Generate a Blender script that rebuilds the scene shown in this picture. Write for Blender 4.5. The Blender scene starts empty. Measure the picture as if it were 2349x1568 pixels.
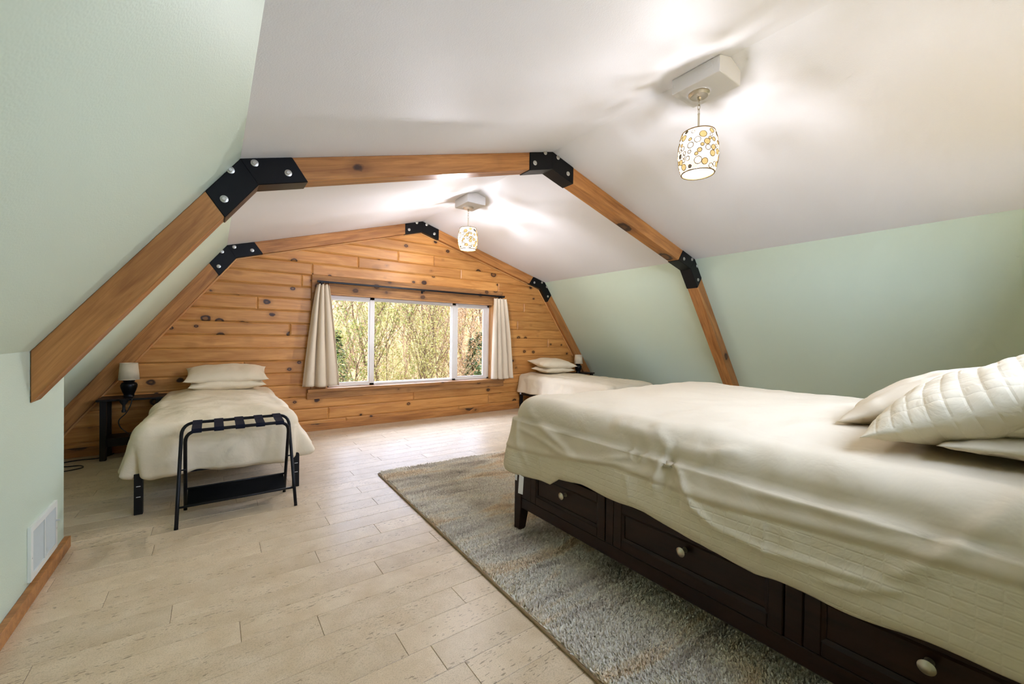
import bpy, math, random
import numpy as np
from mathutils import Vector, Matrix, noise

random.seed(7)
np.random.seed(7)
SC = bpy.context.scene
COL = SC.collection
PI = math.pi

# ------------------------------------------------------------------ camera
FPX = 947.62
YAW, PITCH, ROLL = 0.62619, -0.010743, 0.01364
cam = bpy.data.cameras.new('camera')
cam.sensor_width = 36.0
cam.sensor_fit = 'HORIZONTAL'
cam.lens = FPX * 36.0 / 2349.0
cam.clip_start = 0.02
cam.clip_end = 300
co = bpy.data.objects.new('camera', cam)
COL.objects.link(co)
fw = Vector((math.sin(YAW) * math.cos(PITCH), math.cos(YAW) * math.cos(PITCH), math.sin(PITCH)))
rt = Vector((math.cos(YAW), -math.sin(YAW), 0))
up = rt.cross(fw)
r2 = math.cos(ROLL) * rt + math.sin(ROLL) * up
u2 = -math.sin(ROLL) * rt + math.cos(ROLL) * up
M = Matrix((r2, u2, -fw)).transposed().to_4x4()
M.translation = Vector((-2.41255, -5.5546, 1.2))
co.matrix_world = M
SC.camera = co

# ------------------------------------------------------------------ world, sun, portals, exposure
SKY_STRENGTH = 6.4
SUN_STRENGTH = 1.2
PENDANT_WATTS = (70.0, 150.0)
world = bpy.data.worlds.new('world')
SC.world = world
world.use_nodes = True
bg = world.node_tree.nodes['Background']
bg.inputs['Color'].default_value = (0.76, 0.92, 1.32, 1)
bg.inputs['Strength'].default_value = SKY_STRENGTH

sun = bpy.data.lights.new('sun', 'SUN')
sun.energy = SUN_STRENGTH
sun.angle = math.radians(4)
sun.color = (1.0, 0.94, 0.82)
so = bpy.data.objects.new('sun', sun)
COL.objects.link(so)
so.rotation_euler = Vector((-0.78, 0.0, -0.62)).to_track_quat('-Z', 'Y').to_euler()

def portal(name, loc, rot, sx, sy):
    l = bpy.data.lights.new(name, 'AREA')
    l.shape = 'RECTANGLE'
    l.size, l.size_y = sx, sy
    l.cycles.is_portal = True
    o = bpy.data.objects.new(name, l)
    COL.objects.link(o)
    o.location = loc
    o.rotation_euler = rot
portal('window_portal', (0, 0.24, 1.12), (-PI / 2, 0, 0), 2.4, 1.18)
portal('fill_window_portal', (0.0, -6.0, 1.89), (PI / 2, 0, 0), 2.6, 0.98)  # portal for the fill light window added in the rear wall

SC.view_settings.view_transform = 'Standard'
SC.view_settings.look = 'None'
SC.view_settings.gamma = 1.0
SC.view_settings.use_curve_mapping = False
SC.view_settings.exposure = 1.12
SC.cycles.max_bounces = 8
SC.cycles.use_adaptive_sampling = True
SC.cycles.adaptive_threshold = 0.1
SC.cycles.adaptive_min_samples = 12
SC.cycles.diffuse_bounces = 5
SC.cycles.transparent_max_bounces = 10
SC.cycles.caustics_reflective = False
SC.cycles.caustics_refractive = False
SC.cycles.sample_clamp_indirect = 6.0

# ------------------------------------------------------------------ node helpers
def srgb(r, g, b):
    f = lambda c: (c / 255.0 / 12.92) if c / 255.0 <= 0.04045 else ((c / 255.0 + 0.055) / 1.055) ** 2.4
    return (f(r), f(g), f(b), 1.0)

class NT:
    def __init__(self, name):
        self.m = bpy.data.materials.new(name)
        self.m.use_nodes = True
        self.t = self.m.node_tree
        self.n = self.t.nodes
        self.b = self.n['Principled BSDF']
        self.out = self.n['Material Output']
    def node(self, typ, **kw):
        nd = self.n.new(typ)
        for k, v in kw.items():
            setattr(nd, k, v)
        return nd
    def link(self, a, b):
        self.t.links.new(a, b)
    def coords(self, scale=(1, 1, 1), rnd=0.0, rot=(0, 0, 0), loc=(0, 0, 0)):
        tc = self.node('ShaderNodeTexCoord')
        src = tc.outputs['Object']
        if rnd:
            oi = self.node('ShaderNodeObjectInfo')
            mu = self.node('ShaderNodeMath', operation='MULTIPLY')
            self.link(oi.outputs['Random'], mu.inputs[0])
            mu.inputs[1].default_value = rnd
            cx = self.node('ShaderNodeCombineXYZ')
            self.link(mu.outputs[0], cx.inputs[0])
            m3 = self.node('ShaderNodeMath', operation='MULTIPLY')
            self.link(mu.outputs[0], m3.inputs[0])
            m3.inputs[1].default_value = 1.7
            self.link(m3.outputs[0], cx.inputs[1])
            self.link(m3.outputs[0], cx.inputs[2])
            ad = self.node('ShaderNodeVectorMath', operation='ADD')
            self.link(src, ad.inputs[0])
            self.link(cx.outputs[0], ad.inputs[1])
            src = ad.outputs[0]
        mp = self.node('ShaderNodeMapping')
        mp.inputs['Scale'].default_value = scale
        mp.inputs['Rotation'].default_value = rot
        mp.inputs['Location'].default_value = loc
        self.link(src, mp.inputs['Vector'])
        return mp.outputs[0]
    def noise(self, vec, scale=5, detail=3, rough=0.5, dist=0.0):
        nd = self.node('ShaderNodeTexNoise')
        nd.inputs['Scale'].default_value = scale
        nd.inputs['Detail'].default_value = detail
        nd.inputs['Roughness'].default_value = rough
        nd.inputs['Distortion'].default_value = dist
        self.link(vec, nd.inputs['Vector'])
        return nd.outputs['Fac']
    def voronoi(self, vec, scale=5, feature='F1', rand=1.0):
        nd = self.node('ShaderNodeTexVoronoi', feature=feature)
        nd.inputs['Scale'].default_value = scale
        nd.inputs['Randomness'].default_value = rand
        self.link(vec, nd.inputs['Vector'])
        return nd.outputs['Distance'], nd.outputs['Color']
    def ramp(self, fac, stops, interp='LINEAR'):
        nd = self.node('ShaderNodeValToRGB')
        nd.color_ramp.interpolation = interp
        el = nd.color_ramp.elements
        while len(el) < len(stops):
            el.new(0.5)
        for e, (p, c) in zip(el, stops):
            e.position = p
            e.color = c if len(c) == 4 else (*c, 1)
        self.link(fac, nd.inputs['Fac'])
        return nd.outputs['Color']
    def mix(self, fac, a, b, blend='MIX'):
        nd = self.node('ShaderNodeMix', data_type='RGBA', blend_type=blend)
        def put(sock, v):
            if isinstance(v, (tuple, list)):
                sock.default_value = v if len(v) == 4 else (*v, 1)
            elif isinstance(v, (int, float)):
                sock.default_value = v
            else:
                self.link(v, sock)
        put(nd.inputs[0], fac)
        put(nd.inputs[6], a)
        put(nd.inputs[7], b)
        return nd.outputs[2]
    def math(self, op, a, b=0.0, c=None):
        nd = self.node('ShaderNodeMath', operation=op)
        for i, v in enumerate((a, b) if c is None else (a, b, c)):
            if isinstance(v, (int, float)):
                nd.inputs[i].default_value = v
            else:
                self.link(v, nd.inputs[i])
        return nd.outputs[0]
    def bump(self, h, strength=0.3, dist=0.01, prev=None):
        nd = self.node('ShaderNodeBump')
        nd.inputs['Strength'].default_value = strength
        nd.inputs['Distance'].default_value = dist
        self.link(h, nd.inputs['Height'])
        if prev is not None:
            self.link(prev, nd.inputs['Normal'])
        return nd.outputs[0]
    def done(self, color=None, rough=0.5, metal=0.0, normal=None, spec=0.5, sheen=0.0):
        b = self.b
        if color is not None:
            if isinstance(color, tuple):
                b.inputs['Base Color'].default_value = color
            else:
                self.link(color, b.inputs['Base Color'])
        if isinstance(rough, (int, float)):
            b.inputs['Roughness'].default_value = rough
        else:
            self.link(rough, b.inputs['Roughness'])
        b.inputs['Metallic'].default_value = metal
        b.inputs['Specular IOR Level'].default_value = spec
        if sheen:
            b.inputs['Sheen Weight'].default_value = sheen
        if normal is not None:
            self.link(normal, b.inputs['Normal'])
        return self.m

def plain(name, col, rough=0.5, metal=0.0, spec=0.5):
    t = NT(name)
    v = t.coords((1, 1, 1))
    n = t.noise(v, 30, 3)
    c = t.mix(t.math('MULTIPLY', n, 0.12), col, tuple(x * 0.75 for x in col[:3]))
    return t.done(c, rough, metal, spec=spec)

def paint(name, col, rough=0.45, grain=170):
    t = NT(name)
    v = t.coords()
    n = t.noise(v, grain, 0, 0.5)
    return t.done(col, rough, normal=t.bump(n, 0.10, 0.004), spec=0.35)

def pine(name, light, dark, knot=1.0, rough=0.42, rnd=13.0, knot_scale=(4.6, 4.6, 6.0)):
    t = NT(name)
    v = t.coords((1, 1, 1), rnd)
    mp = t.node('ShaderNodeMapping')
    mp.inputs['Scale'].default_value = (0.9, 9, 9)
    t.link(v, mp.inputs['Vector'])
    g1 = t.noise(mp.outputs[0], 2.2, 4, 0.6, 0.6)
    mp2 = t.node('ShaderNodeMapping')
    mp2.inputs['Scale'].default_value = (1.5, 55, 55)
    t.link(v, mp2.inputs['Vector'])
    g2 = t.noise(mp2.outputs[0], 2.0, 3, 0.6)
    f = t.math('ADD', t.math('MULTIPLY', g1, 0.75), t.math('MULTIPLY', g2, 0.25))
    mid = tuple((a + b) / 2 for a, b in zip(light, dark))
    c = t.ramp(f, [(0.30, dark), (0.47, mid), (0.62, light)])
    # knots
    mk = t.node('ShaderNodeMapping')
    mk.inputs['Scale'].default_value = knot_scale
    t.link(v, mk.inputs['Vector'])
    wob = t.noise(v, 22, 2)
    d, vc = t.voronoi(mk.outputs[0], 1.0)
    sep = t.node('ShaderNodeSeparateColor')
    t.link(vc, sep.inputs[0])
    gate = t.math('GREATER_THAN', sep.outputs[0], 0.22)
    d = t.math('MULTIPLY', d, t.math('ADD', t.math('MULTIPLY', sep.outputs[1], 0.85), 0.6))
    d = t.math('ADD', d, t.math('MULTIPLY', t.math('SUBTRACT', wob, 0.5), 0.07))
    halo = t.ramp(d, [(0.11, (1, 1, 1)), (0.30, (0, 0, 0))])
    c = t.mix(t.math('MULTIPLY', t.math('MULTIPLY', halo, gate), 0.55 * knot), c, tuple(x * 0.55 for x in dark[:3]))
    core = t.ramp(d, [(0.075, (0.45, 0.45, 0.45)), (0.105, (1, 1, 1)), (0.14, (0.9, 0.9, 0.9)), (0.165, (0, 0, 0))])
    c = t.mix(t.math('MULTIPLY', t.math('MULTIPLY', core, gate), knot), c, (0.035, 0.012, 0.005, 1))
    # board to board variation
    oi = t.node('ShaderNodeObjectInfo')
    hs = t.node('ShaderNodeHueSaturation')
    hs.inputs['Saturation'].default_value = 1.0
    t.link(t.math('ADD', t.math('MULTIPLY', oi.outputs['Random'], 0.22), 0.89), hs.inputs['Value'])
    t.link(c, hs.inputs['Color'])
    return t.done(hs.outputs[0], rough, normal=t.bump(g2, 0.12, 0.003), spec=0.4)

PINE_L = srgb(208, 150, 82)
PINE_D = srgb(170, 108, 48)
M_pine = pine('knotty_pine', PINE_L, PINE_D)
M_beam = pine('amber_timber', srgb(190, 132, 72), srgb(134, 82, 38), 1.0, 0.4, 13.0, (2.2, 3.2, 3.2))
M_roughpine = pine('rough_sawn_pine', srgb(176, 124, 68), srgb(112, 74, 38), 0.8, 0.6, 9.0)
M_trimpine = pine('pale_pine_strip', srgb(214, 164, 104), srgb(182, 124, 66), 0.2)
M_sage = paint('sage_paint', srgb(200, 214, 192))
M_white_ceiling = paint('ceiling_paint', srgb(236, 237, 241), 0.6)
M_black_steel = plain('black_steel', (0.003, 0.003, 0.003, 1), 0.36, 0.0, 0.22)
M_black_paint = plain('black_painted_metal', (0.004, 0.004, 0.005, 1), 0.4, 0.0, 0.25)
M_black_fabric = plain('black_fabric', (0.003, 0.003, 0.003, 1), 0.9, 0.0, 0.1)
M_black_wood = plain('black_laminate', (0.006, 0.004, 0.004, 1), 0.4, 0.0, 0.3)
M_navy = plain('navy_webbing', (0.006, 0.007, 0.016, 1), 0.8, 0.0, 0.2)
M_zinc = plain('zinc_bolt', srgb(200, 198, 188), 0.35, 0.85)
M_nickel = plain('brushed_nickel', srgb(205, 196, 176), 0.3, 0.9)
M_vinyl = plain('white_vinyl', srgb(226, 222, 214), 0.35)
M_white = plain('white_enamel', srgb(226, 230, 220), 0.4)
M_duct_shade = plain('duct_shade', (0.02, 0.02, 0.02, 1), 0.9)  # near black, stands in for the shade inside the duct
M_cord = plain('black_cord', (0.006, 0.006, 0.006, 1), 0.5)
M_slot = plain('grey_slot', srgb(190, 190, 185), 0.5)

def make_floor_mat():
    t = NT('pale_cork_plank')
    v = t.coords((1, 1, 1), 17.0)
    fine = t.noise(v, 260, 0, 0.6)
    mid = t.noise(v, 9, 3, 0.55)
    c = t.ramp(mid, [(0.3, srgb(208, 185, 150)), (0.7, srgb(224, 204, 172))])
    c = t.mix(t.math('MULTIPLY', t.ramp(fine, [(0.45, (0, 0, 0)), (0.75, (1, 1, 1))]), 0.35), c, srgb(160, 138, 110))
    # cork chips: elongated along the plank, gathered in streaks
    mp = t.node('ShaderNodeMapping')
    mp.inputs['Scale'].default_value = (42, 150, 1)
    t.link(v, mp.inputs['Vector'])
    chips = t.noise(mp.outputs[0], 1.0, 1, 0.4)
    chipm = t.ramp(chips, [(0.63, (0, 0, 0)), (0.67, (1, 1, 1))])
    mb = t.node('ShaderNodeMapping')
    mb.inputs['Scale'].default_value = (1.7, 15, 1)
    t.link(v, mb.inputs['Vector'])
    band = t.noise(mb.outputs[0], 1.0, 2, 0.5)
    bandm = t.ramp(band, [(0.50, (0, 0, 0)), (0.60, (1, 1, 1))])
    chip = t.math('MULTIPLY', chipm, bandm)
    c = t.mix(t.math('MULTIPLY', chip, 0.6), c, srgb(104, 86, 64))
    oi = t.node('ShaderNodeObjectInfo')
    hs = t.node('ShaderNodeHueSaturation')
    t.link(t.math('ADD', t.math('MULTIPLY', oi.outputs['Random'], 0.13), 0.90), hs.inputs['Value'])
    t.link(c, hs.inputs['Color'])
    nb = t.bump(t.noise(v, 45, 2, 0.6), 0.10, 0.004)
    return t.done(hs.outputs[0], t.ramp(mid, [(0.2, (0.30,) * 3), (0.8, (0.40,) * 3)]), normal=nb, spec=0.30)
M_floor = make_floor_mat()
M_gap = plain('plank_gap', srgb(120, 98, 72), 0.9)

def make_cloth(name, col, tuck=False, weave=420, wr=0.45):
    t = NT(name)
    v = t.coords()
    w = t.noise(v, weave, 0, 0.6)
    mp = t.node('ShaderNodeMapping')
    mp.inputs['Scale'].default_value = (1.0, 1.0, 1.0)
    t.link(v, mp.inputs['Vector'])
    a = t.noise(mp.outputs[0], 6.5, 4, 0.5, 0.4)
    b = t.bump(a, wr, 0.02)
    c = t.mix(t.math('MULTIPLY', w, 0.12), col, tuple(x * 0.8 for x in col[:3]))
    return t.done(c, 0.85, normal=b, spec=0.2)
M_cream = make_cloth('cream_cotton', srgb(228, 213, 184))
M_ivory = make_cloth('ivory_cotton', srgb(214, 200, 172))
M_sheet = make_cloth('white_sheet', srgb(236, 236, 238), wr=0.15)
M_curtain = make_cloth('linen_curtain', srgb(214, 199, 174), weave=600, wr=0.12)
M_shade = make_cloth('linen_lampshade', srgb(214, 200, 170), weave=500, wr=0.02)
M_mattress = make_cloth('mattress_ticking', srgb(225, 222, 215), wr=0.1)

def make_tuck():
    t = NT('pintuck_cotton')
    col = srgb(218, 206, 178)
    tc = t.node('ShaderNodeTexCoord')
    sx = t.node('ShaderNodeSeparateXYZ')
    t.link(tc.outputs['UV'], sx.inputs[0])
    fu = t.math('ABSOLUTE', t.math('SUBTRACT', t.math('FRACT', sx.outputs[0]), 0.5))
    fv = t.math('ABSOLUTE', t.math('SUBTRACT', t.math('FRACT', sx.outputs[1]), 0.5))
    lu = t.ramp(fu, [(0.40, (0, 0, 0)), (0.5, (1, 1, 1))])
    lv = t.ramp(fv, [(0.36, (0, 0, 0)), (0.5, (1, 1, 1))])
    v = t.coords()
    a = t.noise(v, 7, 4, 0.55, 1.2)
    b = t.bump(a, 0.3, 0.03)
    # tufts where the two rows of stitches cross, soft seams along the rows
    st = t.math('MULTIPLY', lu, lv)
    hgt = t.math('SUBTRACT', t.math('MULTIPLY', st, 1.3), t.math('ADD', lv, t.math('MULTIPLY', lu, 0.55)))
    b = t.bump(hgt, 0.28, 0.004, b)
    w = t.noise(v, 420, 0)
    c = t.mix(t.math('MULTIPLY', w, 0.1), col, tuple(x * 0.8 for x in col[:3]))
    return t.done(c, 0.85, normal=b, spec=0.2)
M_tuck = make_tuck()

def make_espresso():
    t = NT('espresso_wood')
    v = t.coords((9, 1.2, 9), 5)
    n = t.noise(v, 3, 4, 0.6)
    c = t.ramp(n, [(0.3, srgb(26, 13, 8)), (0.7, srgb(46, 25, 15))])
    return t.done(c, 0.34, normal=t.bump(n, 0.05, 0.002), spec=0.25)
M_espresso = make_espresso()

def make_rug():
    t = NT('rug_wool')
    v = t.coords((1, 1, 1))
    mp = t.node('ShaderNodeMapping')
    mp.inputs['Scale'].default_value = (0.55, 2.3, 1)
    mp.inputs['Rotation'].default_value = (0, 0, 0.25)
    t.link(v, mp.inputs['Vector'])
    n = t.noise(mp.outputs[0], 2.1, 4, 0.6, 0.8)
    c = t.ramp(n, [(0.28, srgb(172, 160, 146)), (0.40, srgb(232, 221, 205)), (0.50, srgb(255, 248, 232)), (0.60, srgb(252, 232, 202)), (0.72, srgb(206, 182, 150))])
    f = t.noise(v, 70, 2)
    c = t.mix(t.ramp(f, [(0.42, (0, 0, 0)), (0.62, (0.30, 0.30, 0.30))]), c, srgb(150, 130, 106), 'MIX')
    return t.done(c, 0.95, normal=t.bump(f, 0.4, 0.01), spec=0.1)
M_rug = make_rug()
M_binding = plain('tan_binding', srgb(150, 126, 92), 0.8)

def glass_mat(name, rough=0.0):
    t = NT(name)
    tr = t.node('ShaderNodeBsdfTransparent')
    gl = t.node('ShaderNodeBsdfGlossy')
    gl.inputs['Roughness'].default_value = 0.02
    fr = t.node('ShaderNodeFresnel')
    fr.inputs['IOR'].default_value = 1.08
    mx = t.node('ShaderNodeMixShader')
    t.link(fr.outputs[0], mx.inputs[0])
    t.link(tr.outputs[0], mx.inputs[1])
    t.link(gl.outputs[0], mx.inputs[2])
    t.link(mx.outputs[0], t.out.inputs[0])
    return t.m
M_glass = glass_mat('window_glass')

def glow_mat(name, col, strength, transp, graded=False):
    # thin lit glass of a lamp: lets part of the bulb's light straight through and glows with the rest
    t = NT(name)
    em = t.node('ShaderNodeEmission')
    em.inputs['Color'].default_value = col
    em.inputs['Strength'].default_value = strength
    tr = t.node('ShaderNodeBsdfTransparent')
    tr.inputs['Color'].default_value = col
    mx = t.node('ShaderNodeMixShader')
    mx.inputs[0].default_value = transp
    if graded:
        tc = t.node('ShaderNodeTexCoord')
        sx = t.node('ShaderNodeSeparateXYZ')
        t.link(tc.outputs['Object'], sx.inputs[0])
        mr = t.node('ShaderNodeMapRange')
        mr.inputs[1].default_value, mr.inputs[2].default_value = 2.33, 2.39
        mr.inputs[3].default_value, mr.inputs[4].default_value = 0.55, 0.15
        t.link(sx.outputs[2], mr.inputs[0])
        t.link(mr.outputs[0], mx.inputs[0])
    t.link(em.outputs[0], mx.inputs[1])
    t.link(tr.outputs[0], mx.inputs[2])
    t.link(mx.outputs[0], t.out.inputs[0])
    return t.m
M_glow_white = glow_mat('lit_white_glass', (1.0, 0.96, 0.88, 1), 0.62, 0.5, True)
M_glow_amber = glow_mat('lit_amber_glass', (1.0, 0.70, 0.30, 1), 0.46, 0.1)
M_glow_diff = glow_mat('lit_diffuser', (1.0, 0.97, 0.92, 1), 0.8, 0.12)
M_bulb = glow_mat('bulb_glass', (1.0, 0.95, 0.88, 1), 0.9, 0.6)
M_shade_wire = plain('shade_wire', srgb(112, 88, 50), 0.5, 0.0, 0.2)
M_shade_grey = plain('shade_grey_disc', srgb(140, 132, 116), 0.5, 0.0)

# ------------------------------------------------------------------ mesh helpers
class MB:
    def __init__(self):
        self.v, self.f, self.mi = [], [], []
        self.uv = None
    def add(self, vs, fs, mi=0):
        o = len(self.v)
        self.v += [tuple(p) for p in vs]
        self.f += [tuple(i + o for i in f) for f in fs]
        self.mi += [mi] * len(fs)
        return self
    def box(self, x0, x1, y0, y1, z0, z1, mi=0):
        return self.add([(x0, y0, z0), (x1, y0, z0), (x1, y1, z0), (x0, y1, z0), (x0, y0, z1), (x1, y0, z1), (x1, y1, z1), (x0, y1, z1)],
                        [(0, 3, 2, 1), (4, 5, 6, 7), (0, 1, 5, 4), (1, 2, 6, 5), (2, 3, 7, 6), (3, 0, 4, 7)], mi)
    def prism_y(self, poly, y0, y1, mi=0):
        # polygon in (x, z), extruded along y
        n = len(poly)
        vs = [(x, y0, z) for x, z in poly] + [(x, y1, z) for x, z in poly]
        fs = [tuple(range(n)), tuple(range(2 * n - 1, n - 1, -1))]
        for i in range(n):
            j = (i + 1) % n
            fs.append((i, i + n, j + n, j))
        return self.add(vs, fs, mi)
    def lathe(self, prof, seg=24, c=(0, 0, 0), mi=0, axis='z', cap=True):
        o = len(self.v)
        n = len(prof)
        vs = []
        for r, h in prof:
            for k in range(seg):
                a = 2 * PI * k / seg
                p = (r * math.cos(a), r * math.sin(a), h)
                if axis == 'x':
                    p = (p[2], p[0], p[1])
                elif axis == 'y':
                    p = (p[1], p[2], p[0])
                vs.append((p[0] + c[0], p[1] + c[1], p[2] + c[2]))
        fs = []
        for i in range(n - 1):
            for k in range(seg):
                k2 = (k + 1) % seg
                fs.append((i * seg + k, i * seg + k2, (i + 1) * seg + k2, (i + 1) * seg + k))
        if cap:
            fs.append(tuple(range(seg - 1, -1, -1)))
            fs.append(tuple((n - 1) * seg + k for k in range(seg)))
        return self.add(vs, fs, mi)
    def tube(self, pts, r, seg=10, closed=False, mi=0):
        P = [Vector(p) for p in pts]
        n = len(P)
        vs, fs = [], []
        prev = None
        for i in range(n):
            a = P[i - 1] if (i > 0 or closed) else P[i]
            b = P[(i + 1) % n] if (i < n - 1 or closed) else P[i]
            t = (b - a)
            t = t.normalized() if t.length > 1e-9 else Vector((0, 0, 1))
            if prev is None:
                s = t.cross(Vector((0, 0, 1)))
                if s.length < 1e-3:
                    s = t.cross(Vector((1, 0, 0)))
            else:
                s = prev - t * prev.dot(t)
            s.normalize()
            prev = s
            w = t.cross(s)
            rr = r[i] if isinstance(r, (list, tuple)) else r
            for k in range(seg):
                an = 2 * PI * k / seg
                vs.append(P[i] + s * (rr * math.cos(an)) + w * (rr * math.sin(an)))
        m = n if closed else n - 1
        for i in range(m):
            j = (i + 1) % n
            for k in range(seg):
                k2 = (k + 1) % seg
                fs.append((i * seg + k, i * seg + k2, j * seg + k2, j * seg + k))
        if not closed:
            fs.append(tuple(range(seg - 1, -1, -1)))
            fs.append(tuple((n - 1) * seg + k for k in range(seg)))
        return self.add(vs, fs, mi)
    def mesh(self, name, mats, smooth=False):
        me = bpy.data.meshes.new(name)
        me.from_pydata(self.v, [], self.f)
        for m in (mats if isinstance(mats, (list, tuple)) else [mats]):
            me.materials.append(m)
        if any(self.mi):
            me.polygons.foreach_set('material_index', self.mi)
        if smooth:
            me.polygons.foreach_set('use_smooth', [True] * len(me.polygons))
        if self.uv:
            ul = me.uv_layers.new()
            li = np.empty(len(me.loops), dtype=np.int32)
            me.loops.foreach_get('vertex_index', li)
            ul.data.foreach_set('uv', np.array(self.uv, dtype=np.float32)[li].ravel())
        me.update()
        return me
    def build(self, name, mats, parent=None, smooth=False, bevel=0.0, loc=(0, 0, 0), rot=(0, 0, 0), fix=True, autosmooth=None):
        me = self.mesh(name, mats, smooth)
        if fix:
            import bmesh
            bm = bmesh.new()
            bm.from_mesh(me)
            bmesh.ops.recalc_face_normals(bm, faces=bm.faces)
            bm.to_mesh(me)
            bm.free()
        if autosmooth is not None:
            me.polygons.foreach_set('use_smooth', [True] * len(me.polygons))
            me.set_sharp_from_angle(angle=math.radians(autosmooth))
        return put(name, me, parent, bevel, loc, rot)

def put(name, me, parent=None, bevel=0.0, loc=(0, 0, 0), rot=(0, 0, 0)):
    o = bpy.data.objects.new(name, me)
    COL.objects.link(o)
    o.location = loc
    o.rotation_euler = rot
    if parent is not None:
        o.parent = parent
    if bevel:
        b = o.modifiers.new('bevel', 'BEVEL')
        b.width = bevel
        b.segments = 1
        b.limit_method = 'ANGLE'
        b.angle_limit = math.radians(40)
    return o

def tag(o, label=None, cat=None, group=None, kind=None):
    if label: o['label'] = label
    if cat: o['category'] = cat
    if group: o['group'] = group
    if kind: o['kind'] = kind
    return o

def empty(name, loc=(0, 0, 0), rz=0.0, **kw):
    o = bpy.data.objects.new(name, None)
    COL.objects.link(o)
    o.location = loc
    o.rotation_euler = (0, 0, rz)
    o.empty_display_size = 0.1
    tag(o, kw.get('label'), kw.get('cat'), kw.get('group'), kw.get('kind'))
    return o

def copy_tree(o, parent=None):
    c = o.copy()
    COL.objects.link(c)
    if parent is not None:
        c.parent = parent
    for ch in list(o.children):
        copy_tree(ch, c)
    return c

def clip(poly, a, b, c):
    # keep a*x + b*z <= c
    out = []
    n = len(poly)
    for i in range(n):
        p, q = poly[i], poly[(i + 1) % n]
        dp, dq = a * p[0] + b * p[1] - c, a * q[0] + b * q[1] - c
        if dp <= 0:
            out.append(p)
        if (dp < 0 < dq) or (dq < 0 < dp):
            t = dp / (dp - dq)
            out.append((p[0] + t * (q[0] - p[0]), p[1] + t * (q[1] - p[1])))
    return out

def area2(poly):
    return 0.5 * sum(p[0] * q[1] - q[0] * p[1] for p, q in zip(poly, poly[1:] + poly[:1]))

def clip_rect(poly, x0, x1, z0, z1):
    for a, b, c in ((1, 0, x1), (-1, 0, -x0), (0, 1, z1), (0, -1, -z0)):
        if len(poly) < 3:
            return []
        poly = clip(poly, a, b, c)
    return poly

def inset(poly, d):
    # poly counter-clockwise, convex
    n = len(poly)
    lines = []
    for i in range(n):
        p, q = Vector(poly[i]), Vector(poly[(i + 1) % n])
        e = (q - p).normalized()
        nrm = Vector((-e.y, e.x))
        lines.append((p + nrm * d, e))
    out = []
    for i in range(n):
        (p, e), (q, f) = lines[i - 1], lines[i]
        den = e.x * f.y - e.y * f.x
        if abs(den) < 1e-6:
            out.append(tuple(q))
            continue
        t = ((q.x - p.x) * f.y - (q.y - p.y) * f.x) / den
        out.append((p.x + e.x * t, p.y + e.y * t))
    return out

# ------------------------------------------------------------------ the room shell
K, H1, HR, B = 2.2948, 2.175, 2.839, 3.8938
YB = -5.85           # rear wall
YW = 0.07            # face of the boarded wall
OUT = [(-B, 0.0), (-K, H1), (0.0, HR), (K, H1), (B, 0.0)]

def dirv(a, b):
    return (Vector(b) - Vector(a)).normalized()
def offset_profile(d):
    # the same profile moved inwards by d
    segs = []
    for a, b in zip(OUT, OUT[1:]):
        e = dirv(a, b)
        nrm = Vector((e.y, -e.x))
        segs.append((Vector(a) + nrm * d, e))
    pts = []
    p, e = segs[0]
    t = (0 - p.y) / e.y
    pts.append((p.x + e.x * t, 0.0))
    for (p, e), (q, f) in zip(segs, segs[1:]):
        den = e.x * f.y - e.y * f.x
        t = ((q.x - p.x) * f.y - (q.y - p.y) * f.x) / den
        pts.append((p.x + e.x * t, p.y + e.y * t))
    p, e = segs[-1]
    t = (0 - p.y) / e.y
    pts.append((p.x + e.x * t, 0.0))
    return pts

def slab(name, p, q, y0, y1, th, mat):
    # sloped panel between two profile points, with thickness outwards
    e = dirv(p, q)
    n = Vector((-e.y, e.x)) * th
    P = [p, q, (q[0] + n.x, q[1] + n.y), (p[0] + n.x, p[1] + n.y)]
    return MB().prism_y(P, y0, y1).build(name, mat)

tag(slab('wall_left', OUT[0], OUT[1], YB - 0.2, 0.25, 0.12, M_sage), 'sage green sloping wall panel on the left', kind='structure')
tag(slab('wall_right', OUT[3], OUT[4], YB - 0.2, 0.25, 0.12, M_sage), 'sage green sloping wall panel on the right', kind='structure')
mb = MB()
for p, q in ((OUT[1], OUT[2]), (OUT[2], OUT[3])):
    e = dirv(p, q)
    n = Vector((-e.y, e.x)) * 0.12
    mb.prism_y([p, q, (q[0] + n.x, q[1] + n.y), (p[0] + n.x, p[1] + n.y)], YB - 0.2, 0.25)
tag(mb.build('ceiling', M_white_ceiling), 'white pitched ceiling above both pendants', kind='structure')

# knee wall at the left, with baseboard
XK = -3.079
zk = (B + XK) / (B - K) * H1
poly = [(XK, 0.0), (XK, zk), (-B, 0.0)]
tag(MB().prism_y(poly, YB, -2.263).build('wall_knee', M_sage), 'short vertical sage green knee wall below the left slope', kind='structure')
tag(MB().box(XK + 0.0005, XK + 0.027, YB, -2.256, 0.0, 0.062).build('baseboard_left', M_beam, bevel=0.002), 'amber pine baseboard along the knee wall', kind='structure')

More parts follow.
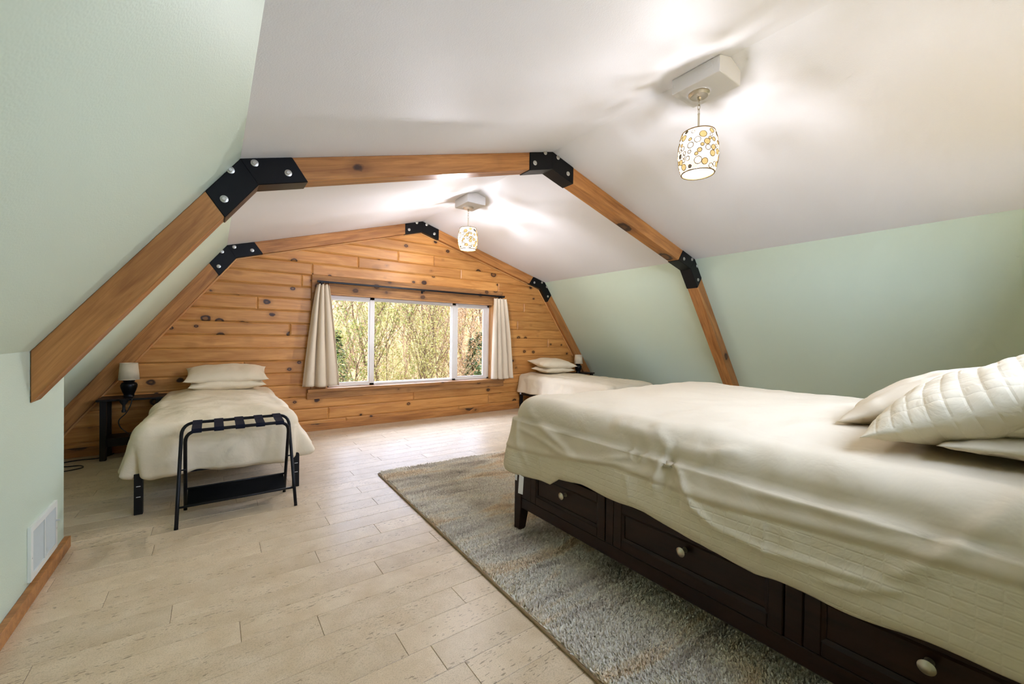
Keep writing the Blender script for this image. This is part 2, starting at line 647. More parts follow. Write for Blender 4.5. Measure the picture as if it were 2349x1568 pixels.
# floor with planks
floor = MB().box(-B - 0.1, B + 0.1, YB - 0.2, 0.25, -0.12, -0.003).build('floor', M_gap)
tag(floor, 'pale cork plank floor', kind='structure')
PW, PL = 0.1452, 1.22
def plank_mesh(L, W):
    g, c, h = 0.0007, 0.0013, 0.0028
    m = MB()
    x0, x1, y0, y1 = g, L - g, g, W - g
    m.add([(x0, y0, -h), (x1, y0, -h), (x1, y1, -h), (x0, y1, -h),
           (x0, y0, -c), (x1, y0, -c), (x1, y1, -c), (x0, y1, -c),
           (x0 + c, y0 + c, 0), (x1 - c, y0 + c, 0), (x1 - c, y1 - c, 0), (x0 + c, y1 - c, 0)],
          [(8, 9, 10, 11), (4, 5, 9, 8), (5, 6, 10, 9), (6, 7, 11, 10), (7, 4, 8, 11), (0, 1, 5, 4), (1, 2, 6, 5), (2, 3, 7, 6), (3, 0, 4, 7)])
    return m.mesh('plank', M_floor)
full = plank_mesh(PL, PW)
joints = {0: -1.806, 1: -1.456, 2: -1.809, 3: -2.192, 4: -2.799, 5: -1.95, 6: -2.553, 7: -1.713, 8: -2.318, 9: -2.047, 10: -1.483, 11: -1.811, -1: -2.707}
for row in range(-17, 25):
    ytop = -2.345 - PW * row
    y0 = ytop - PW
    if y0 > YW or ytop < YB:
        continue
    W = PW
    yy1, yy0 = min(ytop, YW), max(y0, YB)
    j = joints.get(row, random.uniform(-1.2, 0))
    x = j - PL * math.ceil((j + B) / PL)
    while x < B:
        a, b2 = max(x, -B), min(x + PL, B)
        if b2 - a > 0.03:
            if a == x and b2 == x + PL and yy1 == ytop and yy0 == y0:
                me = full
            else:
                me = plank_mesh(b2 - a, yy1 - yy0)
            put('plank', me, floor, loc=(a, yy0, 0))
        x += PL

# ------------------------------------------------------------------ boarded end wall
INNER = offset_profile(0.13)
inner_ccw = INNER[::-1] if area2(INNER) < 0 else INNER
OUTC = OUT[::-1] if area2(OUT) < 0 else OUT
WX, WZ0, WZ1 = 1.262, 0.505, 1.738
mb = MB()
for rect in ((-B, -WX, 0, HR), (WX, B, 0, HR), (-WX, WX, 0, WZ0), (-WX, WX, WZ1, HR)):
    p = clip_rect(list(OUTC), *rect)
    mb.prism_y(p, YW + 0.02, YW + 0.17)
wall = tag(mb.build('wall_far', M_roughpine), 'knotty pine boarded end wall around the window', kind='structure')

def board(poly, parent, name='board', mat=None):
    if len(poly) < 3:
        return
    if area2(poly) < 0:
        poly = poly[::-1]
    # drop repeated points
    q = [poly[0]]
    for p in poly[1:]:
        if math.hypot(p[0] - q[-1][0], p[1] - q[-1][1]) > 0.004:
            q.append(p)
    if math.hypot(q[0][0] - q[-1][0], q[0][1] - q[-1][1]) < 0.004:
        q.pop()
    poly = q
    if len(poly) < 3 or area2(poly) < 0.0008:
        return
    c = 0.015
    xs = [p[0] for p in poly]; zs = [p[1] for p in poly]
    if min(max(xs) - min(xs), max(zs) - min(zs)) < 0.035:
        c = 0.004
    poly = inset(poly, 0.0012)
    ins = inset(poly, c)
    if area2(ins) <= 0:
        ins = inset(poly, 0.002)
    cx, cz = sum(xs) / len(xs), sum(zs) / len(zs)
    n = len(poly)
    vs = [(x - cx, YW + 0.021, z - cz) for x, z in poly] + [(x - cx, YW + 0.008, z - cz) for x, z in poly] + [(x - cx, YW, z - cz) for x, z in ins]
    fs = [tuple(range(2 * n, 3 * n))]
    for i in range(n):
        j = (i + 1) % n
        fs.append((i, j, j + n, i + n))
        fs.append((i + n, j + n, j + 2 * n, i + 2 * n))
    MB().add(vs, fs).build(name, mat or M_pine, parent, loc=(cx, 0, cz))

PITCHZ = 0.1508
Z0 = 0.883 - 5 * PITCHZ            # joint at about 0.129
end_joints = {15: [-0.322, 0.22], 14: [-0.866, 0.668], 13: [-1.421, 1.367], 12: [-1.538, -0.092], 8: [-1.661], 9: [1.765], 5: [-2.128],
              1: [-1.219, 1.202], 2: [-0.074], 0: [-1.001, 0.665], 4: [2.3], 10: [-2.0], 3: [-2.4], 7: [2.45], 11: [1.9]}
for r in range(-1, 20):
    z0 = Z0 + PITCHZ * (r - 1)
    z1 = z0 + PITCHZ
    z0 = max(z0, 0.0)
    if z1 <= 0.01:
        continue
    xs = [-B] + sorted(end_joints.get(r, [])) + [B]
    for a, b2 in zip(xs, xs[1:]):
        base = clip_rect(list(inner_ccw), a, b2, z0, z1)
        if len(base) < 3:
            continue
        if z1 <= WZ0 or z0 >= WZ1:
            board(base, wall)
        else:
            board(clip_rect(base, -B, -WX, z0, z1), wall)
            board(clip_rect(base, WX, B, z0, z1), wall)
            if z0 < WZ0:
                board(clip_rect(base, -WX, WX, z0, WZ0), wall)
            if z1 > WZ1:
                board(clip_rect(base, -WX, WX, WZ1, z1), wall)

# pale strips where the boards meet the timber frame
IA, IB_ = offset_profile(0.14), offset_profile(0.157)
for i in range(4):
    p = [IA[i], IA[i + 1], IB_[i + 1], IB_[i]]
    a, b2 = Vector(IA[i]), Vector(IA[i + 1])
    ang = math.atan2(b2.y - a.y, b2.x - a.x)
    e, nn = Vector((math.cos(ang), math.sin(ang))), Vector((-math.sin(ang), math.cos(ang)))
    loc = [((Vector(q) - a).dot(e), (Vector(q) - a).dot(nn)) for q in p]
    o = MB().prism_y(loc, YW - 0.014, YW + 0.004).build('trim_%d' % (i + 1), M_trimpine, bevel=0.004, loc=(a.x, 0, a.y), rot=(0, -ang, 0))
    tag(o, ['pale pine strip under the lower left far timber', 'pale pine strip under the upper left far timber', 'pale pine strip under the upper right far timber', 'pale pine strip under the lower right far timber'][i], kind='structure')
tag(MB().box(-3.8, 3.8, 0, 0.022, 0, 0.088).build('baseboard_far', M_beam, bevel=0.003, loc=(0, YW - 0.022, 0)), 'pine baseboard at the foot of the boarded wall', kind='structure')

# rear wall with an unseen gable window added above the bed head for fill light
RX0, RX1, RZ0, RZ1 = -1.3, 1.3, 1.40, 2.38
mb = MB()
for rect in ((-B, RX0, 0, HR), (RX1, B, 0, HR), (RX0, RX1, 0, RZ0), (RX0, RX1, RZ1, HR)):
    mb.prism_y(clip_rect(list(OUTC), *rect), YB - 0.15, YB)
tag(mb.build('wall_back', M_sage), 'sage green rear gable wall behind the large bed', kind='structure')
w2 = empty('fill_window', (0, YB, 0), label='added fill light window, white framed, high above the bed head', kind='structure')
fr = MB()
for a in ((RX0, RX1, RZ0, RZ0 + 0.05), (RX0, RX1, RZ1 - 0.05, RZ1), (RX0, RX0 + 0.05, RZ0, RZ1), (RX1 - 0.05, RX1, RZ0, RZ1), (-0.03, 0.03, RZ0, RZ1)):
    fr.box(a[0], a[1], -0.10 - 0.002 * (a[3] - a[2] > 0.5), -0.04 + 0.002 * (a[3] - a[2] > 0.5), a[2], a[3])
fr.build('fill_window_frame', M_vinyl, w2)
for a, b2 in ((RX0 + 0.05, -0.03), (0.03, RX1 - 0.05)):
    MB().box(a, b2, -0.072, -0.068, RZ0 + 0.05, RZ1 - 0.05).build('pane', M_glass, w2)

# ------------------------------------------------------------------ main window
w1 = empty('window_1', (0, 0, 0), label='wide three-pane window in the boarded wall', kind='structure')
FY0, FY1 = 0.144, 0.215
FX0, FX1, FZ0, FZ1 = -1.24, 1.24, 0.527, 1.716
def wbox(name, mat, *a, bevel=0.003):
    x0, x1, y0, y1, z0, z1 = a
    c = ((x0 + x1) / 2, (y0 + y1) / 2, (z0 + z1) / 2)
    dx, dy, dz = (x1 - x0) / 2, (y1 - y0) / 2, (z1 - z0) / 2
    if dz > dx:   # keep the grain along the length
        return MB().box(-dz, dz, -dy, dy, -dx, dx).build(name, mat, w1, bevel=bevel, loc=c, rot=(0, PI / 2, 0))
    return MB().box(-dx, dx, -dy, dy, -dz, dz).build(name, mat, w1, bevel=bevel, loc=c)
wbox('head_rail', M_vinyl, FX0, FX1, FY0, FY1, FZ1 - 0.035, FZ1)
wbox('bottom_rail', M_vinyl, FX0, FX1, FY0, FY1, FZ0, FZ0 + 0.028)
wbox('side_stile', M_vinyl, FX0, FX0 + 0.04, FY0, FY1, FZ0, FZ1)
wbox('side_stile', M_vinyl, FX1 - 0.04, FX1, FY0, FY1, FZ0, FZ1)
wbox('mullion', M_vinyl, -0.687, -0.622, FY0, FY1, FZ0, FZ1)
wbox('mullion', M_vinyl, 0.572, 0.632, FY0, FY1, FZ0, FZ1)
def sash(x0, x1, y0, y1, wv, wh):
    z0, z1 = FZ0 + 0.026, FZ1 - 0.033
    o = empty('sash')
    o.parent = w1
    m = MB()
    m.box(x0, x0 + wv, y0, y1, z0, z1).box(x1 - wv, x1, y0, y1, z0, z1).box(x0 + wv, x1 - wv, y0, y1, z0, z0 + wh).box(x0 + wv, x1 - wv, y0, y1, z1 - wh, z1)
    ob = m.build('sash_frame', M_vinyl, w1)
    ym = (y0 + y1) / 2
    MB().box(x0 + wv, x1 - wv, ym - 0.003, ym + 0.003, z0 + wh, z1 - wh).build('pane', M_glass, w1)
    bpy.data.objects.remove(o)
sash(FX0 + 0.035, -0.665, 0.152, 0.178, 0.03, 0.028)
sash(-0.628, 0.578, 0.180, 0.206, 0.012, 0.012)
sash(0.60, FX1 - 0.035, 0.152, 0.178, 0.07, 0.03)
MB().lathe([(0.006, 0), (0.008, 0.004), (0.008, 0.05), (0.005, 0.055)], 8).build('sash_latch', M_vinyl, w1, smooth=True, loc=(0.588, 0.142, 1.06))
wbox('jamb', M_trimpine, -WX, FX0, 0.03, 0.22, FZ0, FZ1 + 0.02)
wbox('jamb', M_trimpine, FX1, WX, 0.03, 0.22, FZ0, FZ1 + 0.02)
wbox('jamb', M_trimpine, -WX, WX, 0.03, 0.22, FZ1, WZ1)
wbox('casing', M_roughpine, -1.43, 1.42, 0.026, YW + 0.012, FZ1 + 0.008, 1.945)
wbox('casing', M_roughpine, -1.43, -1.258, 0.034, YW + 0.012, 0.53, FZ1 + 0.008)
wbox('casing', M_roughpine, 1.258, 1.42, 0.034, YW + 0.012, 0.53, FZ1 + 0.008)
wbox('sill', M_roughpine, -1.47, 1.465, 0.0, 0.16, 0.486, 0.527)
wbox('apron', M_roughpine, -1.475, 1.465, 0.03, YW + 0.012, 0.402, 0.4855)

# ------------------------------------------------------------------ timber frames
def timber_frame(y0, y1, label, left_foot):
    root = empty('timber_frame', (0, y0, 0), label=label, cat='frame', group='gambrel timber frames')
    inn = offset_profile(0.14)
    out = offset_profile(0.0008)
    def beam(p):
        a, b2 = Vector(p[0]), Vector(p[1])
        ang = math.atan2(b2.y - a.y, b2.x - a.x)
        e, nn = Vector((math.cos(ang), math.sin(ang))), Vector((-math.sin(ang), math.cos(ang)))
        loc = [((Vector(q) - a).dot(e), (Vector(q) - a).dot(nn)) for q in p]
        MB().prism_y(loc, 0, y1 - y0).build('beam', M_beam, root, bevel=0.003, loc=(a.x, 0, a.y), rot=(0, -ang, 0))
    for i in range(4):
        p = [out[i], out[i + 1], inn[i + 1], inn[i]]
        if i == 0 and left_foot:
            # plumb cut against the knee wall
            e = dirv(out[0], out[1]); x = XK + 0.002
            t1 = (x - out[0][0]) / e.x; t2 = (x - inn[0][0]) / e.x
            p[0] = (x, out[0][1] + e.y * t1); p[3] = (x, inn[0][1] + e.y * t2)
        beam(p)
    # folded steel brackets at the three joints
    L = 0.266
    for j in (1, 2, 3):
        O, I = Vector(out[j]), Vector(inn[j])
        d1 = (Vector(out[j - 1]) - O).normalized()
        d2 = (Vector(out[j + 1]) - O).normalized()
        ext = (I - O).normalized() * 0.007
        I2 = I + ext
        poly = [O + d1 * L, O, O + d2 * L, I2 + d2 * L, I2, I2 + d1 * L]
        poly = [(v.x, v.y) for v in poly]
        br = MB().prism_y(poly, -0.006, y1 - y0 + (0.006 if left_foot else 0)).build('bracket', M_black_steel, root, bevel=0.004)
        # weld line along the mitre
        MB().tube([(O.x + (I2 - O).x * t, -0.0062, O.y + (I2 - O).y * t) for t in (0.04, 0.5, 0.985)], 0.0022, 6).build('weld_seam', M_black_steel, br)
        if j == 2:
            B_ = [(-0.20, 2.688), (-0.087, 2.806), (0.062, 2.803), (0.185, 2.690)]
        else:
            s = -1 if j == 1 else 1
            B_ = [(s * 2.34, 2.098), (s * 2.368, 1.934), (s * 2.228, 2.165), (s * 2.059, 2.150)]
        for x, z in B_:
            m = MB()
            m.lathe([(0.0195, 0), (0.0195, -0.003), (0.017, -0.0042)], 20, axis='y')
            m.lathe([(0.0115, -0.004), (0.0115, -0.0095), (0.0095, -0.011)], 6, axis='y')
            m.build('bolt', M_zinc, br, loc=(x, -0.006, z), rot=(0, random.uniform(0, 3), 0), autosmooth=35)
    # steel shoes at the floor
    for sgn, i in ((-1, 0), (1, 4)):
        if sgn < 0 and left_foot:
            continue
        O, I = Vector(out[i]), Vector(inn[i])
        d = (Vector(out[1 if i == 0 else 3]) - O).normalized()
        perp = Vector((d.y, -d.x)) * (1 if sgn < 0 else -1) * 0.146
        P = [O, O + d * 0.30, O + d * 0.26 + perp, Vector(((I.x - sgn * 0.008), 0))]
        MB().prism_y([(v.x, max(v.y, 0.0)) for v in P], -0.006, y1 - y0).build('shoe', M_black_steel, root)
    return root
timber_frame(-2.788, -2.655, 'nearer amber timber gambrel frame crossing the room between the two pendants', True)
timber_frame(0.0, YW - 0.001, 'farther amber timber gambrel frame set against the boarded window wall', False)

# ------------------------------------------------------------------ wall register
vr = empty('air_register', (XK, -2.625, 0.2), label='white metal air register low on the sage green knee wall', cat='vent')
m = MB()
yA, yB_, zA, zB = -0.193, 0.193, -0.123, 0.123
for a in ((yA + 0.028, yB_ - 0.028, zA, zA + 0.028), (yA + 0.028, yB_ - 0.028, zB - 0.028, zB), (yA, yA + 0.028, zA, zB), (yB_ - 0.028, yB_, zA, zB), (-0.006, 0.006, zA + 0.028, zB - 0.028)):
    m.box(0.0005, 0.012, a[0], a[1], a[2], a[3])
m.build('register_frame', M_white, vr)
for s in (0, 1):
    m = MB()
    y_0, y_1 = (-0.165, -0.006) if s == 0 else (0.006, 0.165)
    n = 16
    for k in range(n):
        yc = y_0 + (k + 0.5) * (y_1 - y_0) / n
        t = 0.004
        dx = 0.003 if s == 0 else -0.003
        t = 0.0012
        m.add([(0.002, yc - t - dx, -0.095), (0.002, yc - t - dx + 0.001, 0.095), (0.009, yc + t - dx, 0.095), (0.009, yc + t - dx, -0.095)], [(0, 1, 2, 3)])
    m.build('louvres', M_white, vr, fix=False)
MB().box(0.0006, 0.0016, -0.166, 0.166, -0.096, 0.096).build('duct_shade_panel', M_duct_shade, vr)  # flat panel with the duct's inner shade put into its colour
MB().box(0.012, 0.026, 0.166, 0.172, 0.02, 0.028).build('damper_lever', M_white, vr)
for yy, zz in ((-0.179, -0.02), (0.179, -0.02)):
    MB().lathe([(0.004, 0), (0.0035, 0.0015)], 8, axis='x').build('screw', M_zinc, vr, loc=(0.012, yy, zz))

# ------------------------------------------------------------------ pendants
def make_pendant():
    root = empty('pendant_lamp', (0, 0, 0), cat='lamp', group='ridge pendants')
    # mounting block that follows the ridge
    hw, hl, zb = 0.118, 0.152, 2.712
    sl = (HR - H1) / K
    m = MB()
    m.prism_y([(-hw, zb), (hw, zb), (hw, HR - sl * hw - 0.001), (0, HR - 0.001), (-hw, HR - sl * hw - 0.001)], -0.19, 0.11)
    m.build('mounting_block', M_white_ceiling, root, bevel=0.003)
    MB().lathe([(0.062, zb), (0.062, zb - 0.006), (0.056, zb - 0.012), (0.05, zb - 0.018), (0.012, zb - 0.02)], 32).build('canopy', M_nickel, root, autosmooth=40)
    MB().lathe([(0.011, zb - 0.02), (0.013, zb - 0.026), (0.009, zb - 0.034), (0.011, zb - 0.04), (0.004, zb - 0.044)], 14).build('canopy_loop', M_nickel, root, autosmooth=40)
    zt = zb - 0.042
    for k in range(3):
        pts = []
        for i in range(16):
            a = 2 * PI * i / 16
            u, w = 0.0075 * math.cos(a), 0.0165 * math.sin(a)
            pts.append((u if k % 2 == 0 else 0, 0 if k % 2 == 0 else u, zt - 0.014 - k * 0.026 + w))
        MB().tube(pts, 0.002, 6, closed=True).build('chain_link', M_nickel, root, smooth=True)
    zs1 = 2.47
    MB().lathe([(0.008, zt - 0.08), (0.0062, zt - 0.088), (0.0062, zs1)], 12).build('stem', M_nickel, root, autosmooth=40)
    # barrel shade
    def rad(z):
        t = (z - 2.345) / 0.125
        return 0.114 - 0.019 * t * t - 0.003 * abs(t) ** 4
    za, zb2 = 2.222, 2.468
    prof = [(rad(za + (zb2 - za) * i / 20), za + (zb2 - za) * i / 20) for i in range(21)]
    sh = MB().lathe(prof, 48, cap=False).build('shade', M_glow_white, root, smooth=True)
    for z in (za, zb2):
        pts = [((rad(z) + 0.001) * math.cos(2 * PI * k / 40), (rad(z) + 0.001) * math.sin(2 * PI * k / 40), z) for k in range(40)]
        MB().tube(pts, 0.0035, 6, closed=True).build('shade_rim', M_shade_wire, sh, smooth=True)
    MB().lathe([(0.0, za + 0.006), (rad(za) - 0.003, za + 0.006)], 40, cap=False).build('diffuser', M_glow_diff, sh)
    MB().lathe([(0.010, zb2 - 0.004), (rad(zb2) - 0.001, zb2 - 0.004)], 40, cap=False).build('shade_cap', M_nickel, sh)
    # fused rings and discs all round the shade
    rnd = random.Random(11)
    spots = []
    tries = 0
    while len(spots) < 92 and tries < 40000:
        tries += 1
        a, z = rnd.uniform(0, 2 * PI), rnd.uniform(za + 0.014, zb2 - 0.014)
        r = rnd.choice([0.0205, 0.0175, 0.0155, 0.0125, 0.0095]) if tries < 6000 else 0.0085
        if z - r < za + 0.002 or z + r > zb2 - 0.002:
            continue
        ok = True
        for a2, z2, rr in spots:
            da = (a - a2 + PI) % (2 * PI) - PI
            if math.hypot(da * rad((z + z2) / 2), z - z2) < r + rr + 0.0005:
                ok = False
                break
        if ok:
            spots.append((a, z, r))
    for a, z, r in spots:
        q = rnd.random()
        fill = M_glow_amber if q < 0.52 else (M_shade_grey if q < 0.64 else None)
        def on(u, w, off):
            zz = z + w
            rr = rad(zz) + off
            aa = a + u / rad(z)
            return (rr * math.cos(aa), rr * math.sin(aa), zz)
        pts = [on(r * math.cos(2 * PI * k / 18), r * math.sin(2 * PI * k / 18), 0.0016) for k in range(18)]
        m = MB()
        if fill is not None:
            m.add([on(0, 0, 0.0014)] + [on(r * math.cos(2 * PI * k / 18), r * math.sin(2 * PI * k / 18), 0.0010) for k in range(18)],
                  [(0, 1 + k, 1 + (k + 1) % 18) for k in range(18)], 1)
        m.tube(pts, 0.0019, 4, closed=True)
        m.build('shade_ring', [M_shade_wire, fill or M_shade_wire], sh, fix=False, smooth=True)
    MB().lathe([(0.001, 2.30), (0.018, 2.305), (0.027, 2.325), (0.024, 2.35), (0.013, 2.375), (0.012, 2.40)], 16).build('bulb', M_bulb, root, smooth=True)
    return root
p1 = make_pendant()
p2 = copy_tree(p1)
p1.location = (0, -4.146, 0)
p2.location = (0, -1.311, 0)
p1['label'] = 'nearer ringed glass pendant lamp hanging above the large bed'
p2['label'] = 'farther ringed glass pendant lamp hanging between frame and window wall'
for p, watts in zip((p1, p2), PENDANT_WATTS):
    l = bpy.data.lights.new('pendant_bulb', 'POINT')
    l.energy = watts
    l.color = (0.91, 0.96, 1.18)
    l.shadow_soft_size = 0.03
    o = bpy.data.objects.new('pendant_bulb', l)
    COL.objects.link(o)
    o.parent = p
    o.location = (0, 0, 2.325)

# ------------------------------------------------------------------ soft goods helpers
def sm(a, b, x):
    t = min(1, max(0, (x - a) / (b - a)))
    return t * t * (3 - 2 * t)

def nz(x, y, z):
    return noise.noise(Vector((x, y, z)))

def drape(name, mat, x0, x1, yh, yf, ztop, r, hem, off, wr=0.006, seed=0.0, crown=0.02, n_side=90, n_foot=50, thick=0.012, curl=0.015, extra=None, uvscale=None, mats=None, matfn=None):
    """Cover hanging over both long sides and the foot of a bed.  hem(side, q) -> z of the hem,
    off(side, q, d) -> how far the fall stands out at depth d; side in 'A' (x0 side), 'F', 'B'; q runs 0..1 along the side."""
    sy = 1 if yf > yh else -1
    path = []
    rc = 0.09
    Lq = abs(yf - yh)
    for i in range(n_side):
        q = i / n_side
        path.append((x0, yh + (yf - yh - sy * rc) * q, 'A', q))
    for i in range(9):
        a = PI / 2 * (i / 9)
        path.append((x0 + rc - rc * math.cos(a), yf - sy * rc + sy * rc * math.sin(a), 'CA', i / 9))
    for i in range(n_foot):
        q = i / n_foot
        path.append((x0 + rc + (x1 - x0 - 2 * rc) * q, yf, 'F', q))
    for i in range(9):
        a = PI / 2 * (i / 9)
        path.append((x1 - rc + rc * math.sin(a), yf - sy * rc + sy * rc * math.cos(a), 'CB', i / 9))
    for i in range(n_side + 1):
        q = 1 - i / n_side
        path.append((x1, yh + (yf - yh - sy * rc) * q, 'B', q))
    xc = (x0 + x1) / 2
    half = (x1 - x0) / 2
    rings_top = [1.0, 0.9, 0.8, 0.7, 0.6, 0.5, 0.42, 0.34, 0.27, 0.20, 0.14, 0.09, 0.05, 0.02, 0.0]
    arcs = [i / 10 for i in range(1, 11)]
    drops = [i / 40 for i in range(1, 41)]
    rows = []
    for (px, py, side, q) in path:
        ycl = min(py * sy, (yf - sy * half) * sy) * sy
        C = Vector((xc, ycl, 0))
        P = Vector((px, py, 0))
        inw = (C - P)
        dist = inw.length
        inw.normalize()
        if side == 'A':
            h, of = hem('A', q), lambda d: off('A', q, d)
        elif side == 'B':
            h, of = hem('B', q), lambda d: off('B', q, d)
        elif side == 'F':
            h, of = hem('F', q), lambda d: off('F', q, d)
        elif side == 'CA':
            h = hem('A', 1) * (1 - q) + hem('F', 0) * q
            of = lambda d: off('A', 1, d) * (1 - sm(0, 0.55, q)) + off('F', 0, d) * sm(0, 0.55, q) - d * 0.22 * math.exp(-((q - 0.55) / 0.16) ** 2)
        else:
            h = hem('F', 1) * (1 - q) + hem('B', 1) * q
            of = lambda d: off('F', 1, d) * (1 - sm(0.45, 1, q)) + off('B', 1, d) * sm(0.45, 1, q) - d * 0.22 * math.exp(-((q - 0.45) / 0.16) ** 2)
        row = []
        for s in rings_top:
            e = r + (dist - r) * s
            row.append(P + inw * e + Vector((0, 0, ztop + crown * sm(0, 0.5, s))))
        for t in arcs:
            th = t * PI / 2
            row.append(P + inw * (r * (1 - math.sin(th))) + Vector((0, 0, ztop - r * (1 - math.cos(th)))))
        D = ztop - r - h
        for t in drops:
            d = t * D
            cu = max(0.0, (t - 0.86) / 0.14)
            row.append(P - inw * (of(d) - curl * cu * cu) + Vector((0, 0, ztop - r - d)))
        rows.append(row)
    nr, nc = len(rows), len(rows[0])
    V = np.array([[tuple(p) for p in row] for row in rows])
    # normals by finite differences
    du = np.gradient(V, axis=0)
    dv = np.gradient(V, axis=1)
    N = np.cross(du, dv)
    N /= (np.linalg.norm(N, axis=2, keepdims=True) + 1e-9)
    if N[nr // 2, 3, 2] < 0:
        N = -N
    N[:, :4] = (0, 0, 1)
    W = np.zeros((nr, nc))
    for i in range(nr):
        for j in range(nc):
            x, y, z = V[i, j]
            a = nz(x * 3.1 + seed, y * 3.1, z * 2.6) * 1.6 + nz(x * 7.3, y * 7.3 + seed, z * 5.0) * 0.9 + nz(x * 15, y * 15, z * 9 + seed) * 0.35
            W[i, j] = a * wr
            if extra:
                W[i, j] += extra(x, y, z)
    V = V + N * W[..., None]
    m = MB()
    m.v = [tuple(p) for p in V.reshape(-1, 3)]
    for i in range(nr - 1):
        for j in range(nc - 1):
            m.f.append((i * nc + j, (i + 1) * nc + j, (i + 1) * nc + j + 1, i * nc + j + 1))
            m.mi.append(matfn(V[i, j]) if matfn else 0)
    if uvscale:
        m.uv = [(p[1] * uvscale[0] + p[0] * uvscale[0] * 0.0, p[2] * uvscale[1]) for p in V.reshape(-1, 3)]
    o = m.build(name, mats or mat, smooth=True, fix=False)
    bpy_fix(o)
    sd = o.modifiers.new('thickness', 'SOLIDIFY')
    sd.thickness = thick
    sd.offset = -1
    return o

def bpy_fix(o):
    import bmesh
    bm = bmesh.new()
    bm.from_mesh(o.data)
    bmesh.ops.remove_doubles(bm, verts=bm.verts, dist=0.0004)
    bmesh.ops.recalc_face_normals(bm, faces=bm.faces)
    up_ = sum(f.normal.z * f.calc_area() for f in bm.faces)
    if up_ < 0:
        bmesh.ops.reverse_faces(bm, faces=bm.faces)
    bm.to_mesh(o.data)
    bm.free()

def pillow(name, mat, a, b, h, loc, rot, seed=0.0, flange=0.0, quilt=None, sag=0.0, wr=0.010, uvn=None, n=44):
    m = MB()
    k = int(n * 0.75)
    idx = {}
    uvs = []
    for side in (1, -1):
        for i in range(n + 1):
            for j in range(k + 1):
                u, v = -1 + 2 * i / n, -1 + 2 * j / k
                u = math.sin(u * PI / 2) * 0.35 + u * 0.65
                v = math.sin(v * PI / 2) * 0.35 + v * 0.65
                edge = i in (0, n) or j in (0, k)
                if edge and side < 0:
                    idx[(side, i, j)] = idx[(1, i, j)]
                    continue
                x = a * u * (1 - 0.075 * (1 - v * v) * abs(u) ** 2)
                y = b * v * (1 - 0.085 * (1 - u * u) * abs(v) ** 2)
                t = max(0.0, (1 - abs(u) ** 2.6)) ** 0.62 * max(0.0, (1 - abs(v) ** 2.6)) ** 0.62
                w = nz(x * 6 + seed, y * 6, side * 3.0) * 1.3 + nz(x * 13, y * 13 + seed, side * 5.0) * 0.7
                ep = sm(0.0, 0.35, t)
                z = side * h * t + side * wr * w * ep
                # gathers running in from the edges
                gath = math.sin((u * 23 + seed) + 2 * nz(u * 4, v * 4, seed)) * (abs(v) ** 6) + math.sin((v * 17 + seed) + 2 * nz(u * 4, v * 4, seed + 3)) * (abs(u) ** 6)
                z += side * 0.004 * gath * ep
                if quilt and side > 0:
                    nu, nv = quilt
                    qu = abs(math.sin(u * nu * PI / 2)) ** 0.5
                    qv = abs(math.sin(v * nv * PI / 2)) ** 0.5
                    z += 0.0065 * (0.6 * qv + 0.4 * qu) * ep
                z -= sag * (u * u)
                idx[(side, i, j)] = len(m.v)
                m.v.append((x, y, z))
                uvs.append((u * (uvn[0] if uvn else 1), v * (uvn[1] if uvn else 1)))
    for side in (1, -1):
        for i in range(n):
            for j in range(k):
                q = (idx[(side, i, j)], idx[(side, i + 1, j)], idx[(side, i + 1, j + 1)], idx[(side, i, j + 1)])
                m.f.append(q if side > 0 else q[::-1])
                m.mi.append(0)
    m.uv = uvs
    o = m.build(name, mat, smooth=True, fix=False)
    o.location = loc
    o.rotation_euler = rot
    return o

# ------------------------------------------------------------------ twin beds
def make_twin(name, label):
    # local frame: x across 0..0.975, y 0 at the head to -1.93 at the foot
    root = empty(name, (0, 0, 0), label=label, cat='bed', group='twin platform beds')
    for x in (0.0, 0.93):
        for y in (-1.93, -0.97, -0.05):
            lg = MB().box(x, x + 0.045, y, y + 0.045, 0, 0.27).build('leg', M_black_paint, root, bevel=0.002)
            if y < -1.5:
                for z in (0.115, 0.185):
                    MB().box(x + 0.012, x + 0.034, y - 0.0015, y + 0.001, z, z + 0.005).build('leg_slot', M_slot, lg)
    m = MB()
    m.box(0.041, 0.934, -1.93, -1.89, 0.235, 0.275).box(0.041, 0.934, -0.045, -0.005, 0.235, 0.275).box(0.001, 0.04, -1.88, -0.055, 0.235, 0.275).box(0.935, 0.974, -1.88, -0.055, 0.235, 0.275)
    m.build('bed_rail', M_black_paint, root)
    for k in range(10):
        y = -0.16 - k * 0.18
        MB().box(0.03, 0.945, y - 0.03, y + 0.03, 0.262, 0.274).build('slat', M_black_paint, root)
    MB().box(0.01, 0.965, -1.91, -0.01, 0.276, 0.52).build('mattress', M_mattress, root, bevel=0.03)
    return root
tl = make_twin('twin_bed', 'black metal twin bed left of the window, behind the luggage rack')
tl.location = (-2.83, 0.0, 0)
tr_ = copy_tree(tl)
tr_['label'] = 'black metal twin bed right of the window, beyond the large bed'
tr_.location = (1.80, 0.04, 0)

